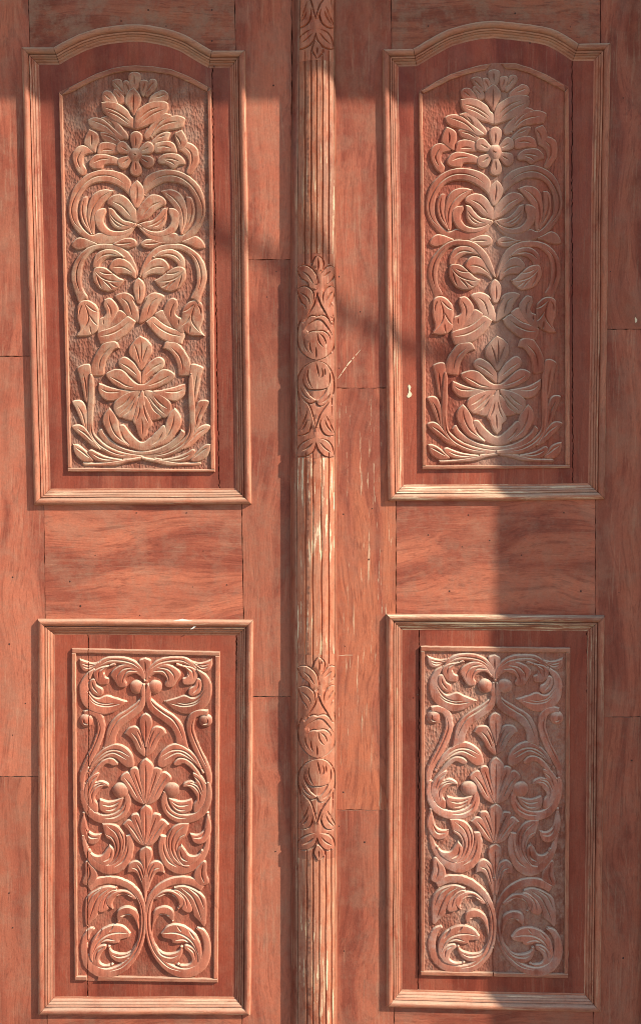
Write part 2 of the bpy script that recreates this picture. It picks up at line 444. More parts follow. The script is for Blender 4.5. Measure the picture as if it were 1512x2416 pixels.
def relief(name, loop, grooves, mat, parent, top, base, dome=2.0, R=9.0, grid=4.0, off=2.4, href=None,
           tilt=(0, 0), rough=0.0, hfun=None, wearedge=1.0, rstep=None, smooth=40, wob=0.4, wearall=None, chamfer=None):
    """a piece with an outline, carved grooves [(polyline, half width, depth)] and sloping sides."""
    loop = np.asarray(loop, float)
    if area(loop) < 0:
        loop = loop[::-1]
    n = len(loop)
    verts = [tuple(p) for p in loop]
    edges = [(i, (i + 1) % n) for i in range(n)]
    gdat = []
    for g, hw, dp in grooves:
        L = np.concatenate([[0], np.cumsum(np.linalg.norm(np.diff(g, axis=0), axis=1))])
        tt = L / max(L[-1], 1e-6)
        taper = np.clip(np.minimum(tt, 1 - tt) * 3.2, 0, 1) ** 0.6
        if hw < 0:                       # constant width
            hw = -hw
            taper = np.ones_like(tt)
        w = np.maximum(hw * taper, 0.12)
        tg = np.gradient(g, axis=0)
        tg /= np.maximum(np.linalg.norm(tg, axis=1), 1e-6)[:, None]
        nr = np.stack([-tg[:, 1], tg[:, 0]], 1)
        for q in (g, g + nr * w[:, None], g - nr * w[:, None]):
            b = len(verts)
            verts += [tuple(p) for p in q]
            edges += [(b + i, b + i + 1) for i in range(len(q) - 1)]
        gdat.append((g, w, dp * taper))
    if grid:
        lo, hi = loop.min(0), loop.max(0)
        sx = grid
        sy = rstep or grid
        xs = np.arange(lo[0] + sx * .5, hi[0], sx)
        ys = np.arange(lo[1] + sy * .5, hi[1], sy)
        if len(xs) and len(ys):
            gx, gy = np.meshgrid(xs, ys)
            gx = gx + (np.arange(len(ys)) % 2)[:, None] * sx * .5
            G = np.stack([gx.ravel(), gy.ravel()], 1) + rng.uniform(-.18, .18, (gx.size, 2)) * sx
            G = G[inside(G, loop)]
            if len(G):
                keep = poly_dist(G, loop) > min(1.4, grid * .4)
                for g, w, d in gdat:
                    ds = poly_dist(G, np.concatenate([g, g[::-1]]))
                    keep &= ds > w.max() * 1.15
                verts += [tuple(p) for p in G[keep]]
    res = delaunay_2d_cdt([Vector(v) for v in verts], edges, [], 0, 1e-4)
    V = np.array([(v.x, v.y) for v in res[0]])
    T = np.array(res[2])
    cen = V[T].mean(1)
    T = T[inside(cen, loop)]
    used = np.unique(T)
    rem = -np.ones(len(V), int)
    rem[used] = np.arange(len(used))
    V = V[used]
    T = rem[T]
    d = poly_dist(V, loop)
    q = 1 - np.minimum(d / R, 1)
    h = top + dome * (1 - q * q) - dome * 0.5
    c = loop.mean(0)
    h = h + (V[:, 0] - c[0]) * tilt[0] + (V[:, 1] - c[1]) * tilt[1]
    if hfun is not None:
        h = h + hfun(V)
    if wob:
        h = h + np.array([mnoise.noise((x * .07, y * .07, top)) for x, y in V]) * wob
    if rough:
        h = h + rng.uniform(-rough, rough, len(V)) * (d > 1)
    wr = np.where(d < 0.3, wearedge * (0.45 if chamfer else 1.0), np.where(d < 3, 0.06 * wearedge, 0.0))
    drop = np.zeros(len(V))
    for g, w, dp in gdat:
        A, B = g[:-1], g[1:]
        for i in range(0, len(V), 1500):
            ds, t = seg_dist(V[i:i + 1500], A, B)
            k = ds.argmin(1)
            r = np.arange(len(k))
            tk = t[r, k]
            ww = w[k] * (1 - tk) + w[k + 1] * tk
            dd = dp[k] * (1 - tk) + dp[k + 1] * tk
            drop[i:i + 1500] = np.maximum(drop[i:i + 1500], dd * np.clip(1 - ds[r, k] / ww, 0, 1))
    h = h - drop
    h = np.maximum(h, base + 0.6)
    if wearall is not None:
        wr = np.full(len(V), wearall)
    wr = np.where(drop > 0.5, 0.0, wr)
    # boundary
    cnt = {}
    for a, b, cc in T:
        for e in ((a, b), (b, cc), (cc, a)):
            cnt[e] = 1
    bnd = [e for e in cnt if (e[1], e[0]) not in cnt]
    nrm = np.zeros((len(V), 2))
    for a, b in bnd:
        e = V[b] - V[a]
        e = np.array([e[1], -e[0]]) / max(np.linalg.norm(e), 1e-6)
        nrm[a] += e
        nrm[b] += e
    bv = sorted({i for e in bnd for i in e})
    bi = {v: len(V) + k for k, v in enumerate(bv)}
    nb = nrm[bv] / np.maximum(np.linalg.norm(nrm[bv], axis=1), 1e-6)[:, None]
    faces = [(int(c_), int(b), int(a)) for a, b, c_ in T]
    if chamfer is None:
        V2 = np.concatenate([V, V[bv] + nb * off])
        h2 = np.concatenate([h, np.full(len(bv), base)])
        wr2 = np.concatenate([wr, np.full(len(bv), wearedge * 0.5)])
        faces += [(int(a), int(b), bi[b], bi[a]) for a, b in bnd]
    else:
        cw, cd = chamfer
        m_ = len(bv)
        jit = np.array([1 + .35 * mnoise.noise((x * .11, y * .11, 5.)) for x, y in V[bv]])
        V2 = np.concatenate([V, V[bv] + nb * (cw * jit)[:, None], V[bv] + nb * (cw * jit + off)[:, None]])
        h2 = np.concatenate([h, np.maximum(h[bv] - cd, base + .3), np.full(m_, base)])
        wr2 = np.concatenate([wr, np.full(m_, wearedge), np.full(m_, 0.0)])
        faces += [(int(a), int(b), bi[b], bi[a]) for a, b in bnd]
        faces += [(bi[a], bi[b], bi[b] + m_, bi[a] + m_) for a, b in bnd]
    W = to_world(V2, h2, top if href is None else href)
    return mesh_obj(name, W, faces, mat, parent, wr2, smooth)


def wavy(poly, step=22.0, amp=0.35, closed=True):
    """subdivide a polygon's straight sides and make them slightly uneven"""
    poly = [np.array(p, float) for p in poly]
    out = []
    n = len(poly)
    for i in range(n if closed else n - 1):
        a, b = poly[i], poly[(i + 1) % n]
        k = max(1, int(np.linalg.norm(b - a) / step))
        nr = np.array([-(b - a)[1], (b - a)[0]]) / max(np.linalg.norm(b - a), 1e-6)
        for j in range(k):
            p = a + (b - a) * j / k
            if j:
                p = p + nr * random.uniform(-amp, amp)
            out.append(p)
    if not closed:
        out.append(poly[-1])
    return np.array(out)


def board(name, poly, mat, parent, top=0.0, base=-40.0, edge=1.0, amp=0.35, step=22.0, grooves=(), grid=0, **kw):
    return relief(name, wavy(poly, step, amp), list(grooves), mat, parent, top, base, dome=0.0, R=4.0, grid=grid,
                  off=edge, smooth=30, wob=0.0, wearall=0.0, wearedge=0.8, **kw)


PROFILE = [(0.0, -2), (0.4, 3.0), (2.4, 10.4), (4.6, 12.4), (8.0, 13.4), (11.0, 12.8), (14.0, 10.6), (16.0, 7.6), (17.0, 4.6),
           (18.0, 2.4), (19.0, 7.0), (22.4, 5.4), (23.2, 1.4), (24.0, 3.8), (27.6, 1.4), (28.4, -2.2), (29.2, -0.2), (33.2, -2.8), (34.2, -6.0),
           (38.4, -7.2), (39.2, -12)]
PWEAR = [0, .5, 1, .3, .3, .3, .3, .3, 0, 0, .6, .4, 0, .6, .4, 0, .6, .4, 0, .5, 0]


def sweep(name, pts, miters, mat, parent, jit=0.35, scale=1.0, bumpy=0.0):
    n = len(pts)
    V, H, Wr = [], [], []
    for i in range(n):
        j1 = random.uniform(-jit, jit)
        j2 = random.uniform(-jit, jit) * .6
        for k, (u, h) in enumerate(PROFILE):
            V.append(pts[i] + miters[i] * (u * scale + (j1 if 0 < i < n - 1 else 0)))
            H.append((h * 1.4 if h > 0 else h) + (j2 if h > 3 else 0) + random.uniform(-bumpy, bumpy))
            Wr.append(PWEAR[k])
    m = len(PROFILE)
    faces = []
    for i in range(n - 1):
        for k in range(m - 1):
            faces.append((i * m + k, i * m + k + 1, (i + 1) * m + k + 1, (i + 1) * m + k))
    faces.append(tuple(range(m))[::-1])
    faces.append(tuple((n - 1) * m + k for k in range(m)))
    W = to_world(np.array(V), np.array(H), 8.0)
    # turn faces to the viewer
    a, b, c = (W[faces[m // 2][k]] for k in range(3))
    if np.cross(b - a, c - b)[1] > 0:
        faces = [f[::-1] for f in faces]
    return mesh_obj(name, W, faces, mat, parent, Wr, 50)


def moulding_frame(parent, corners, arch=None, mats=('mould_v', 'mould_h', 'mould_h')):
    """corners TL, TR, BR, BL of the outer edge; arch = outer arch points from left to right."""
    TL, TR, BR, BL = [np.array(c, float) for c in corners]

    def sub(a, b, step=45):
        k = max(1, int(np.linalg.norm(b - a) / step))
        return [a + (b - a) * i / k for i in range(k)]
    runs = []
    if arch is None:
        runs.append(('moulding', sub(TL, TR), mats[1]))
    else:
        ar = smooth_open(np.array(arch, float), 14)
        runs.append(('moulding', sub(TL, ar[0]), 'mould_arch'))
        runs.append(('arched_moulding', list(ar[:-1]), 'mould_arch'))
        runs.append(('moulding', sub(ar[-1], TR), 'mould_arch'))
    runs.append(('moulding', sub(TR, BR), mats[0]))
    runs.append(('moulding', sub(BR, BL), mats[2]))
    runs.append(('moulding', sub(BL, TL), mats[0]))
    loop = np.array([p for r in runs for p in r[1]])
    n = len(loop)
    mit = np.zeros((n, 2))
    for i in range(n):
        e1 = loop[i] - loop[i - 1]
        e2 = loop[(i + 1) % n] - loop[i]
        e1 /= np.linalg.norm(e1)
        e2 /= np.linalg.norm(e2)
        n1 = np.array([-e1[1], e1[0]])
        n2 = np.array([-e2[1], e2[0]])
        b = n1 + n2
        b /= np.linalg.norm(b)
        mit[i] = b / max(0.4, b @ n1)
    s = 0
    for name, r, mt in runs:
        idx = [(s + k) % n for k in range(len(r) + 1)]
        p = loop[idx].copy()
        mm = mit[idx].copy()
        d0 = (p[1] - p[0]) / np.linalg.norm(p[1] - p[0])
        d1 = (p[-1] - p[-2]) / np.linalg.norm(p[-1] - p[-2])
        p = p + np.array([(mnoise.noise((x * .006, y * .006, 2.)), mnoise.noise((x * .006, y * .006, 9.))) for x, y in p]) * 1.3
        p[0] += d0 * 0.55
        p[-1] -= d1 * 0.55
        sweep(name, p, mm, M[mt], parent, bumpy=0.25 if mt == 'mould_arch' else 0.12)
        s += len(r)


# ------------------------------------------------------------------ the place round the door
def box(name, lo, hi, mat, label, cat):
    x0, y0, z0 = lo
    x1, y1, z1 = hi
    v = [(x0, y0, z0), (x1, y0, z0), (x1, y1, z0), (x0, y1, z0), (x0, y0, z1), (x1, y0, z1), (x1, y1, z1), (x0, y1, z1)]
    f = [(3, 2, 1, 0), (4, 5, 6, 7), (0, 1, 5, 4), (1, 2, 6, 5), (2, 3, 7, 6), (3, 0, 4, 7)]
    o = mesh_obj(name, v, f, mat, None, smooth=0)
    o['kind'] = 'structure'
    o['label'] = label
    o['category'] = cat
    return o


def wx(px, py):
    w = to_world(np.array([[px, py]]), np.array([0.0]), 0.0)[0]
    return w[0], w[2]


PROJ = 0.48                       # how far the added shade casters stand out from the door
xr = wx(1548, 700)[0]
xl = wx(-42, 1200)[0]
zt = wx(756, -88)[1]
z_caster = wx(320, 236)[1] + KY * PROJ
x_caster = wx(1162, 1350)[0] + KX * PROJ
g = box('ground', (-14, -16, -0.3), (16, 0.3, 0.0), M['ground'], 'pale paving in front of the door', 'ground')
box('wall_right', (xr, -0.025, 0.0), (xr + 3.5, 0.10, z_caster), M['wall'], 'plaster wall right of the door opening', 'wall')
box('wall_left', (xl - 2.5, -0.025, 0.0), (xl, 0.10, z_caster), M['wall'], 'plaster wall left of the door opening', 'wall')
box('wall_above', (xl + 0.002, -0.025, zt), (xr - 0.002, 0.10, z_caster), M['wall'], 'plaster wall over the door opening', 'wall')
box('shade_slab', (-1.5, -PROJ, z_caster), (x_caster + 1.2, 0.10, z_caster + 0.14), M['wall'], 'unseen added slab over the door, shading its top', 'shade_caster')  # added out of view to shade the top of the door
box('shade_block', (x_caster, -PROJ + 0.002, 0.0), (x_caster + 0.95, -PROJ + 0.30, z_caster), M['wall'], 'unseen added pillar to the right, shading the right leaf', 'block')  # added out of view, placed so its shadow covers the right side


# ------------------------------------------------------------------ door leaves
def leaf(name, x, label):
    e = bpy.data.objects.new(name, None)
    e.location = (x, 0, 0.02)
    e.empty_display_size = 0.2
    COL.objects.link(e)
    e['label'] = label
    e['category'] = 'door'
    e['group'] = 'pair of carved door leaves'
    return e


LEFT = leaf('door_leaf', wx(345, 1200)[0], 'left leaf of the carved red wooden double door, wholly left of the fluted cover strip')
RIGHT = leaf('door_leaf', wx(1110, 1200)[0], 'right leaf of the carved red wooden double door, carrying the fluted cover strip')
BOT = 2660.0
TOP = -86.0
GAP = 0.8

# arches of the upper frames (outer edge)
ARCH_L = [(127, 110), (140, 102), (162, 90), (200, 73), (244, 61), (300, 55), (340, 56), (366, 60), (410, 70), (448, 86), (478, 104), (501, 117)]
ARCH_R = [(973, 113), (1000, 97), (1025, 82), (1055, 68), (1105, 54), (1155, 47), (1196, 49), (1250, 55), (1300, 65), (1335, 82), (1364, 101)]
CORN = {
    'UL': [(50, 110), (580, 116), (594, 1190), (79, 1192)],
    'LL': [(89, 1460), (598, 1463), (592, 2396), (88.5, 2396)],
    'UR': [(901.5, 114), (1441, 99), (1427, 1179), (915, 1183)],
    'LR': [(911, 1449), (1427, 1452), (1418, 2390), (910, 2379)],
}

# boards ------------------------------------------------------------------
# joint lines between stiles and rails, x at given y
JL = [(-90, 64), (115, 71), (1195, 104), (1455, 107), (2400, 111), (2700, 113)]
JR = [(-90, 551), (115, 556), (1195, 570), (1455, 575), (2400, 571), (2700, 571)]
KL = [(-90, 922), (115, 924), (1195, 935), (1450, 935), (2400, 930), (2700, 929)]
KR = [(-90, 1416), (115, 1417), (1195, 1404), (1450, 1404), (2400, 1399), (2700, 1398)]


def jx(J, y):
    return float(np.interp(y, [a for a, b in J], [b for a, b in J]))


def stile(parent, xa, J, cuts, side):
    ys = [TOP] + cuts + [BOT]
    for a, b in zip(ys[:-1], ys[1:]):
        mids = [y for y, _ in J if a < y < b]
        jl = [(jx(J, y), y) for y in [a + GAP] + mids + [b - GAP]]
        if side < 0:      # joint on the right
            poly = [(xa, a + GAP)] + [(x - GAP, y) for x, y in jl] + [(xa, b - GAP)]
        else:
            poly = [(xa, b - GAP)] + [(x + GAP, y) for x, y in jl[::-1]] + [(xa, a + GAP)]
        board('stile', poly, M['stile_flecked' if (parent.name.endswith('.001') and side < 0 and 800 < a < 1000) else 'stile'], parent, top=random.uniform(-.8, .8), amp=.8, step=9)


stile(LEFT, -38, JL, [840, 1833], -1)
stile(LEFT, 687, JR, [612, 1644], 1)
stile(RIGHT, 689, KL, [915, 1912], -1)
stile(RIGHT, 1543, KR, [776, 1692], 1)


def rails(parent, A, B, arch, c, ymid):
    off = 20.0
    ar = [(x, y + off) for x, y in smooth_open(np.array(arch, float), 20)]
    y0 = c[0][1] + off
    poly = [(jx(A, TOP) + GAP, TOP), (jx(B, TOP) - GAP, TOP), (jx(B, y0) - GAP, y0)] + ar[::-1] + [(jx(A, y0) + GAP, y0)]
    board('rail', poly, M['toprail'], parent, top=0.1)
    a, b = ymid
    board('rail', [(jx(A, a) + GAP, a), (jx(B, a) - GAP, a), (jx(B, b) - GAP, b), (jx(A, b) + GAP, b)], M['rail'], parent, top=-0.1)
    a, b = 2374, BOT
    board('rail', [(jx(A, a) + GAP, a), (jx(B, a) - GAP, a), (jx(B, b) - GAP, b), (jx(A, b) + GAP, b)], M['rail'], parent, top=0.0)


rails(LEFT, JL, JR, ARCH_L, CORN['UL'], (1168, 1486))
rails(RIGHT, KL, KR, ARCH_R, CORN['UR'], (1160, 1475))

# backing behind the panels
for par, xa, xb, bt in ((LEFT, -36, 685, -42), (RIGHT, 678, 1541, -49)):
    relief('back_board', np.array([(xa, TOP), (xb, TOP), (xb, BOT), (xa, BOT)], float), [], M['dark'], par, bt, bt - 4, dome=0, grid=0, off=0.1, smooth=0, wob=0)

for par, k, ar in ((LEFT, 'UL', ARCH_L), (LEFT, 'LL', None), (RIGHT, 'UR', ARCH_R), (RIGHT, 'LR', None)):
    moulding_frame(par, CORN[k], ar, {'UR': ('mould_v', 'mould_h', 'mould_flaked'), 'LR': ('mould_v', 'mould_flaked', 'mould_h')}.get(k, ('mould_v', 'mould_h', 'mould_h')))

# recessed field boards, split along the cracks ----------------------------
FH = -8.0


def crackline(pts, amp=1.3, step=6.0):
    p = wavy(pts, step, amp, closed=False)
    return p


def field(parent, x0, x1, ya, yb, cracks, toparch=None, gap=1.3, mats=None):
    """boards from x0 to x1 between the crack polylines"""
    lines = [np.array([(x0, ya), (x0, yb)], float)] + [crackline(c) for c in cracks] + [np.array([(x1, ya), (x1, yb)], float)]
    for i in range(len(lines) - 1):
        a = lines[i].copy()
        b = lines[i + 1].copy()
        if i > 0:
            a[:, 0] += gap * rng.uniform(.5, 1.3, len(a))
        if i < len(lines) - 2:
            b[:, 0] -= gap * rng.uniform(.3, 1.0, len(b))
        poly = list(a) + list(b[::-1])
        wide = abs(b[:, 0].mean() - a[:, 0].mean()) > 150
        relief('panel_board', np.array(poly), [], M['field'], parent, FH + random.uniform(-.4, .4) + (0 if wide else .6), -40, dome=0, grid=0, off=0.5, smooth=30, wob=0, wearall=0.0, wearedge=0.9)


field(LEFT, 70, 572, 70, 1182, [[(499, 70), (502, 250), (507, 520), (511, 800), (514, 1000), (518, 1182)]])
field(LEFT, 108, 583, 1478, 2380, [[(208, 1478), (209, 1700), (207, 2000), (206, 2200), (207, 2380)],
                                   [(557, 1478), (561, 1700), (562, 2000), (559, 2380)]], gap=1.6)
field(RIGHT, 920, 1425, 60, 1172, [[(1350, 60), (1349, 400), (1350, 800), (1351, 1172)]])
field(RIGHT, 925, 1412, 1466, 2368, [[(989, 1466), (987, 1900), (986, 2368)], [(1384, 1466), (1386, 1800), (1383, 2368)]])

# ------------------------------------------------------------------ carved panels
ZS = 0.60968 / 2.16
OFFX_L, OFFX_R = 121.94, 963.30
OY = {'A': 121.94, 'B': 548.71, 'C': 853.55, 'D': 1493.7, 'E': 1920.5}


def zl(pts, crop):
    return np.asarray(pts, float) * ZS + np.array([OFFX_L, OY[crop]])


def tps(src, dst):
    src, dst = np.asarray(src, float), np.asarray(dst, float)
    n = len(src)

    def U(r2):
        return np.where(r2 > 1e-9, r2 * np.log(np.maximum(r2, 1e-9)), 0.0)
    K = U(((src[:, None] - src[None]) ** 2).sum(2)) + np.eye(n) * 4000.0
    Pm = np.concatenate([np.ones((n, 1)), src], 1)
    A = np.zeros((n + 3, n + 3))
    A[:n, :n] = K
    A[:n, n:] = Pm
    A[n:, :n] = Pm.T
    sol = np.linalg.solve(A, np.concatenate([dst, np.zeros((3, 2))]))

    def f(p):
        p = np.asarray(p, float)
        k = U(((p[:, None] - src[None]) ** 2).sum(2))
        return k @ sol[:n] + np.concatenate([np.ones((len(p), 1)), p], 1) @ sol[n:]
    return f


# a piece: (name, crop, outline, [grooves], layer, mirror axis or None); coordinates of the traced crops
UP = []


def add(lst, name, crop, outline, grooves=(), layer=0, mir=None, both=True):
    lst.append((name, crop, outline, list(grooves), layer, None))
    if mir is not None:
        lst.append((name, crop, outline, list(grooves), layer, mir))


# --- upper panel, top shell
add(UP, 'carved_petal', 'A', '690,160 730,172 743,208 732,250 715,305 665,305 650,250 641,205 655,172', ['688,190 690,275'], 0)
add(UP, 'carved_petal', 'A', '503,240 540,221 577,228 592,255 604,300 612,356 575,350 540,318 515,282', ['520,250 555,284 596,332'], .6)
add(UP, 'carved_petal', 'A', '594,252 612,235 642,240 664,285 672,340 645,376 612,352 600,300', ['616,256 632,290 645,330'], 0)
add(UP, 'carved_petal', 'A', '418,355 440,322 485,322 515,352 545,400 548,432 470,430 428,405', ['438,348 495,398'], 1)
add(UP, 'carved_petal', 'A', '513,332 530,303 562,318 605,370 612,420 560,425 538,380', ['530,322 578,378'], 0)
add(UP, 'carved_petal', 'A', '881,262 868,228 832,221 812,240 798,290 780,350 796,372 838,332 866,300', ['854,248 826,284 790,334'], .6)
add(UP, 'carved_petal', 'A', '736,246 765,229 798,237 804,265 792,312 770,366 746,348', ['778,252 768,290 756,330'], 0)
add(UP, 'carved_petal', 'A', '972,352 955,325 918,312 885,328 845,352 815,385 815,425 900,420 955,405 972,380', ['950,350 862,382'], 1)
add(UP, 'carved_leaf', 'A', '685,293* 722,335 746,382 737,430 712,475 690,535 662,500 632,450 612,420 620,360 650,318', ['682,335 680,430 678,515'], 3)
add(UP, 'carved_leaf', 'A', '414,420* 470,411 540,420 600,455 640,490 662,530 690,560 694,636 640,622 580,602 500,560 440,510 420,470', ['438,462 520,484 600,530 658,580', '462,496 540,522 600,562 645,600'], 2)
add(UP, 'carved_leaf', 'A', '972,425* 940,408 860,404 800,425 750,455 708,492 690,560 692,637 740,634 800,612 880,577 950,512 972,470', ['905,455 830,480 770,520 716,575', '942,475 850,512 780,562 736,608'], 2)
# second tier
add(UP, 'carved_leaf', 'A', '300,565* 340,545 400,548 450,575 500,620 560,670 612,715 560,728 500,692 400,655 340,632 310,600', ['332,572 400,590 470,628 540,700'], 1)
add(UP, 'carved_leaf', 'A', '410,550 450,532 490,535 540,570 590,630 632,688 640,722 600,722 540,655 480,592 440,562', ['468,562 505,598 530,645'], 0)
add(UP, 'carved_leaf', 'A', '405,672 450,668 500,690 560,722 585,775 500,758 430,732 412,705', ['430,690 490,702 548,742'], 0)
add(UP, 'carved_leaf', 'A', '768,690 800,640 850,590 900,540 945,511 992,520 1002,534 940,572 890,622 835,702 790,728', ['982,548 900,592 848,650'], 0)
add(UP, 'carved_leaf', 'A', '1000,532 1060,528 1112,550 1106,585 1090,625 1040,640 960,652 900,664 848,700 826,712 860,642 910,582 955,548', ['1058,575 970,592 900,628 848,688'], 1)
add(UP, 'carved_leaf', 'A', '826,755 880,700 940,667 986,670 981,702 958,740 890,748 850,770', ['952,690 880,718'], 0)
add(UP, 'carved_leaf', 'A', '385,802 400,765 440,750 500,755 548,778 556,805 548,842 480,847 385,852', ['412,826 460,814 515,822'], 1)
add(UP, 'carved_leaf', 'A', '309,932 330,885 370,855 420,849 500,865 562,892 560,936 500,934 440,942 420,972 372,976 328,966', ['345,928 405,896 480,890'], 2)
add(UP, 'carved_leaf', 'A', '856,772 900,748 960,740 1010,755 1036,790 1041,838 960,830 890,840 856,822', ['878,792 940,784 1004,802'], 1)
add(UP, 'carved_leaf', 'A', '888,892 930,855 990,844 1050,850 1097,885 1114,932 1060,946 1010,972 960,938 898,928', ['928,890 1000,890 1070,914', '945,900 1000,918 1032,946'], 2)
add(UP, 'carved_leaf', 'A', '310,643* 350,658 386,690 391,740 372,790 366,838 330,822 290,785 268,760 280,700', ['330,685 332,735 328,785'], 1)
add(UP, 'carved_leaf', 'A', '180,832 210,795 250,779 300,790 348,836 300,852 266,872 262,930 292,986 256,1032 210,990 180,920 174,870', ['252,826 216,882 222,930 242,976'], 0)
add(UP, 'carved_leaf', 'A', '1026,682 1060,660 1086,648* 1112,690 1132,752 1100,806 1060,806 1040,750', ['1035,690 1068,738 1078,780'], 1)
add(UP, 'carved_leaf', 'A', '1118,755 1170,765 1211,800 1226,850 1226,920 1192,982 1156,1022 1124,1000 1145,930 1130,870 1090,832 1058,806', ['1112,790 1162,838 1172,910 1150,968'], 0)
# flower
for k, (dx, dy, L, Wd) in enumerate([(8, -1, 195, 100), (.9, -.48, 172, 98), (.9, .50, 172, 98), (.06, 1, 178, 98), (-.82, .56, 166, 98), (-.92, -.52, 172, 100)]):
    if k == 0:
        dx, dy = .06, -1
    u = np.array([dx, dy]) / math.hypot(dx, dy)
    v = np.array([-u[1], u[0]])
    c0 = np.array([695., 855.])
    prof = [(36, 16), (80, 36), (120, 50), (150, 46), (168, 24), (174, 0), (168, -24), (150, -46), (120, -50), (80, -36), (36, -16)]
    s_ = ' '.join('%.1f,%.1f' % tuple(c0 + u * (a * L / 173.) + v * (b * Wd / 100.)) for a, b in prof)
    g_ = '%.1f,%.1f %.1f,%.1f' % (*(c0 + u * 62), *(c0 + u * 135 * L / 173.))
    add(UP, 'carved_petal', 'A', s_, [g_], 4.2 + k % 2 * .5)
circ = lambda x, y, r, n=16: ' '.join('%.1f,%.1f' % (x + r * math.cos(6.28318 * i / n), y + r * math.sin(6.28318 * i / n)) for i in range(n))
add(UP, 'flower_centre', 'A', circ(694, 855, 59), ['682,848 694,856 706,864'], 8.5)
# big heart scrolls
add(UP, 'carved_scroll', 'A', '657,1078 620,1032 560,1000 480,984 400,985 320,1010 240,1065 180,1140 150,1230 139,1330 165,1430 220,1512 300,1570 390,1601 480,1603 560,1584 640,1533 690,1472 706,1436* 640,1495 560,1520 480,1522 400,1510 335,1530 268,1482 222,1410 212,1320 226,1230 270,1155 320,1112 400,1086 480,1088 560,1120 620,1165 655,1205* 662,1140',
    ['615,1105 540,1052 450,1030 360,1042 280,1092 220,1162 174,1262 166,1345 192,1425 250,1492'], 0, 1426)
add(UP, 'carved_leaf', 'A', '520,1160* 450,1147 380,1165 330,1212 302,1290 295,1380 312,1462 345,1524 362,1440 366,1370 400,1302 455,1232', ['488,1165 405,1222 345,1302 324,1400 334,1485'], 2, 1426)
add(UP, 'carved_leaf', 'A', '300,1208* 264,1212 238,1262 231,1340 250,1420 290,1484 336,1526 306,1440 291,1370 296,1290', ['268,1236 254,1320 272,1410 310,1480'], 1, 1426)
add(UP, 'carved_leaf', 'A', '358,1362 380,1325 415,1308 447,1306* 452,1340 432,1390 442,1440 482,1482 540,1497 600,1492 660,1467 706,1438* 652,1502 570,1538 480,1538 408,1502 368,1440', [], 2, 1430)
add(UP, 'carved_leaf', 'A', '470,1298* 510,1310 550,1360 600,1405 660,1420 706,1434* 650,1476 580,1487 520,1462 485,1412 474,1350', ['482,1342 530,1402 600,1444 648,1454', '488,1380 540,1440 590,1465'], 1.5, 1436)
add(UP, 'carved_leaf', 'A', '462,1247 490,1210 540,1190 590,1195 640,1230 682,1282 706,1330 712,1424 680,1416 620,1390 560,1332 510,1292 470,1272', ['505,1248 580,1280 630,1330 664,1376'], 2, 1420)
add(UP, 'carved_leaf', 'A', '711,1068* 746,1100 773,1150 770,1200 742,1262 715,1300 690,1292 664,1230 649,1180 660,1120', ['712,1098 713,1180 709,1268'], 3.5)
add(UP, 'carved_leaf', 'A', '165,1616 190,1570 235,1550 300,1564 380,1602 330,1618 250,1650 198,1646', [], 0)
add(UP, 'carved_leaf', 'A', '512,1606 560,1575 620,1554 680,1560 707,1590 696,1622 640,1641 580,1632', ['535,1606 600,1600 668,1594'], .5)
add(UP, 'carved_leaf', 'A', '743,1602 780,1570 830,1562 900,1584 955,1594 900,1612 830,1642 768,1632', ['772,1606 840,1600 898,1595'], .5)
add(UP, 'carved_leaf', 'A', '1082,1584 1140,1560 1200,1539 1252,1570 1281,1632 1220,1642 1150,1612', [], 0)
# small hearts
add(UP, 'carved_scroll', 'B', '727,345* 702,270 662,190 600,130 530,98 450,90 380,95 300,125 230,185 180,270 164,370 180,450 210,540 226,597* 262,560 294,552* 296,530 260,470 246,400 250,320 270,240 310,182 370,142 440,136 520,142 590,195 640,265 690,335 722,366', ['300,155 240,225 210,310 208,400 236,500'], .5, 1455)
add(UP, 'carved_leaf', 'B', '345,286 350,220 380,170 440,140 510,139 560,160 605,204 560,197 500,197 450,217 410,252 392,288', ['372,240 420,192 480,176 550,186'], 1.5, 1458)
add(UP, 'carved_leaf', 'B', '478,292 500,240 540,214 590,214 640,240 682,290 704,342 694,382 650,352 590,340 540,347 508,322', ['505,292 560,282 620,294 676,334'], 1.8, 1458)
add(UP, 'carved_bud', 'B', '344,322 365,290 410,284 460,300 520,345 560,375 606,394* 572,440 530,476 470,489 410,472 370,432 344,380', ['362,322 420,374 490,400 580,408', '395,322 450,340 515,342', '372,345 392,410 418,466', '425,392 480,440 505,478', '480,412 530,445 555,450'], 2.5, 1463)
add(UP, 'carved_leaf', 'B', '528,530 560,508 610,499 660,515 692,552 712,620 738,748 690,736 620,682 580,602 550,560', ['582,542 640,592 672,700', '668,540 705,605 716,655'], 1.5, 1466)
add(UP, 'carved_leaf', 'B', '722,374* 756,400 776,450 771,520 757,565 735,592 710,584 690,520 679,460 690,410', ['730,430 734,500 732,568'], 3.2)
add(UP, 'carved_bud', 'B', '219,602 250,570 300,564 350,590 386,640 391,740 386,802 330,852 260,863 204,862* 236,800 215,720 216,650', ['272,585 305,680 298,750 230,842', '285,595 340,640 388,664', '310,680 350,740 388,778', '318,770 322,810 332,848', '258,600 235,640 230,690'], 2, 1476)
add(UP, 'carved_leaf', 'B', '378,852 400,822 470,800 540,770 600,722 640,698 702,740* 662,802 600,862 540,902 418,932 394,902', ['404,866 500,842 580,800 648,744'], 2.2, 1490)
add(UP, 'carved_leaf', 'B', '440,558* 480,544 520,570 552,622 552,662 522,722 470,790 400,842 380,826 388,770 400,718 438,697 456,660 434,600', ['458,582 490,640 496,710', '430,720 430,770'], 1.2, 1488)
add(UP, 'carved_leaf', 'B', '560,648 600,660 628,696 562,754 480,796 418,836 498,738 532,690', [], .6, 1490)
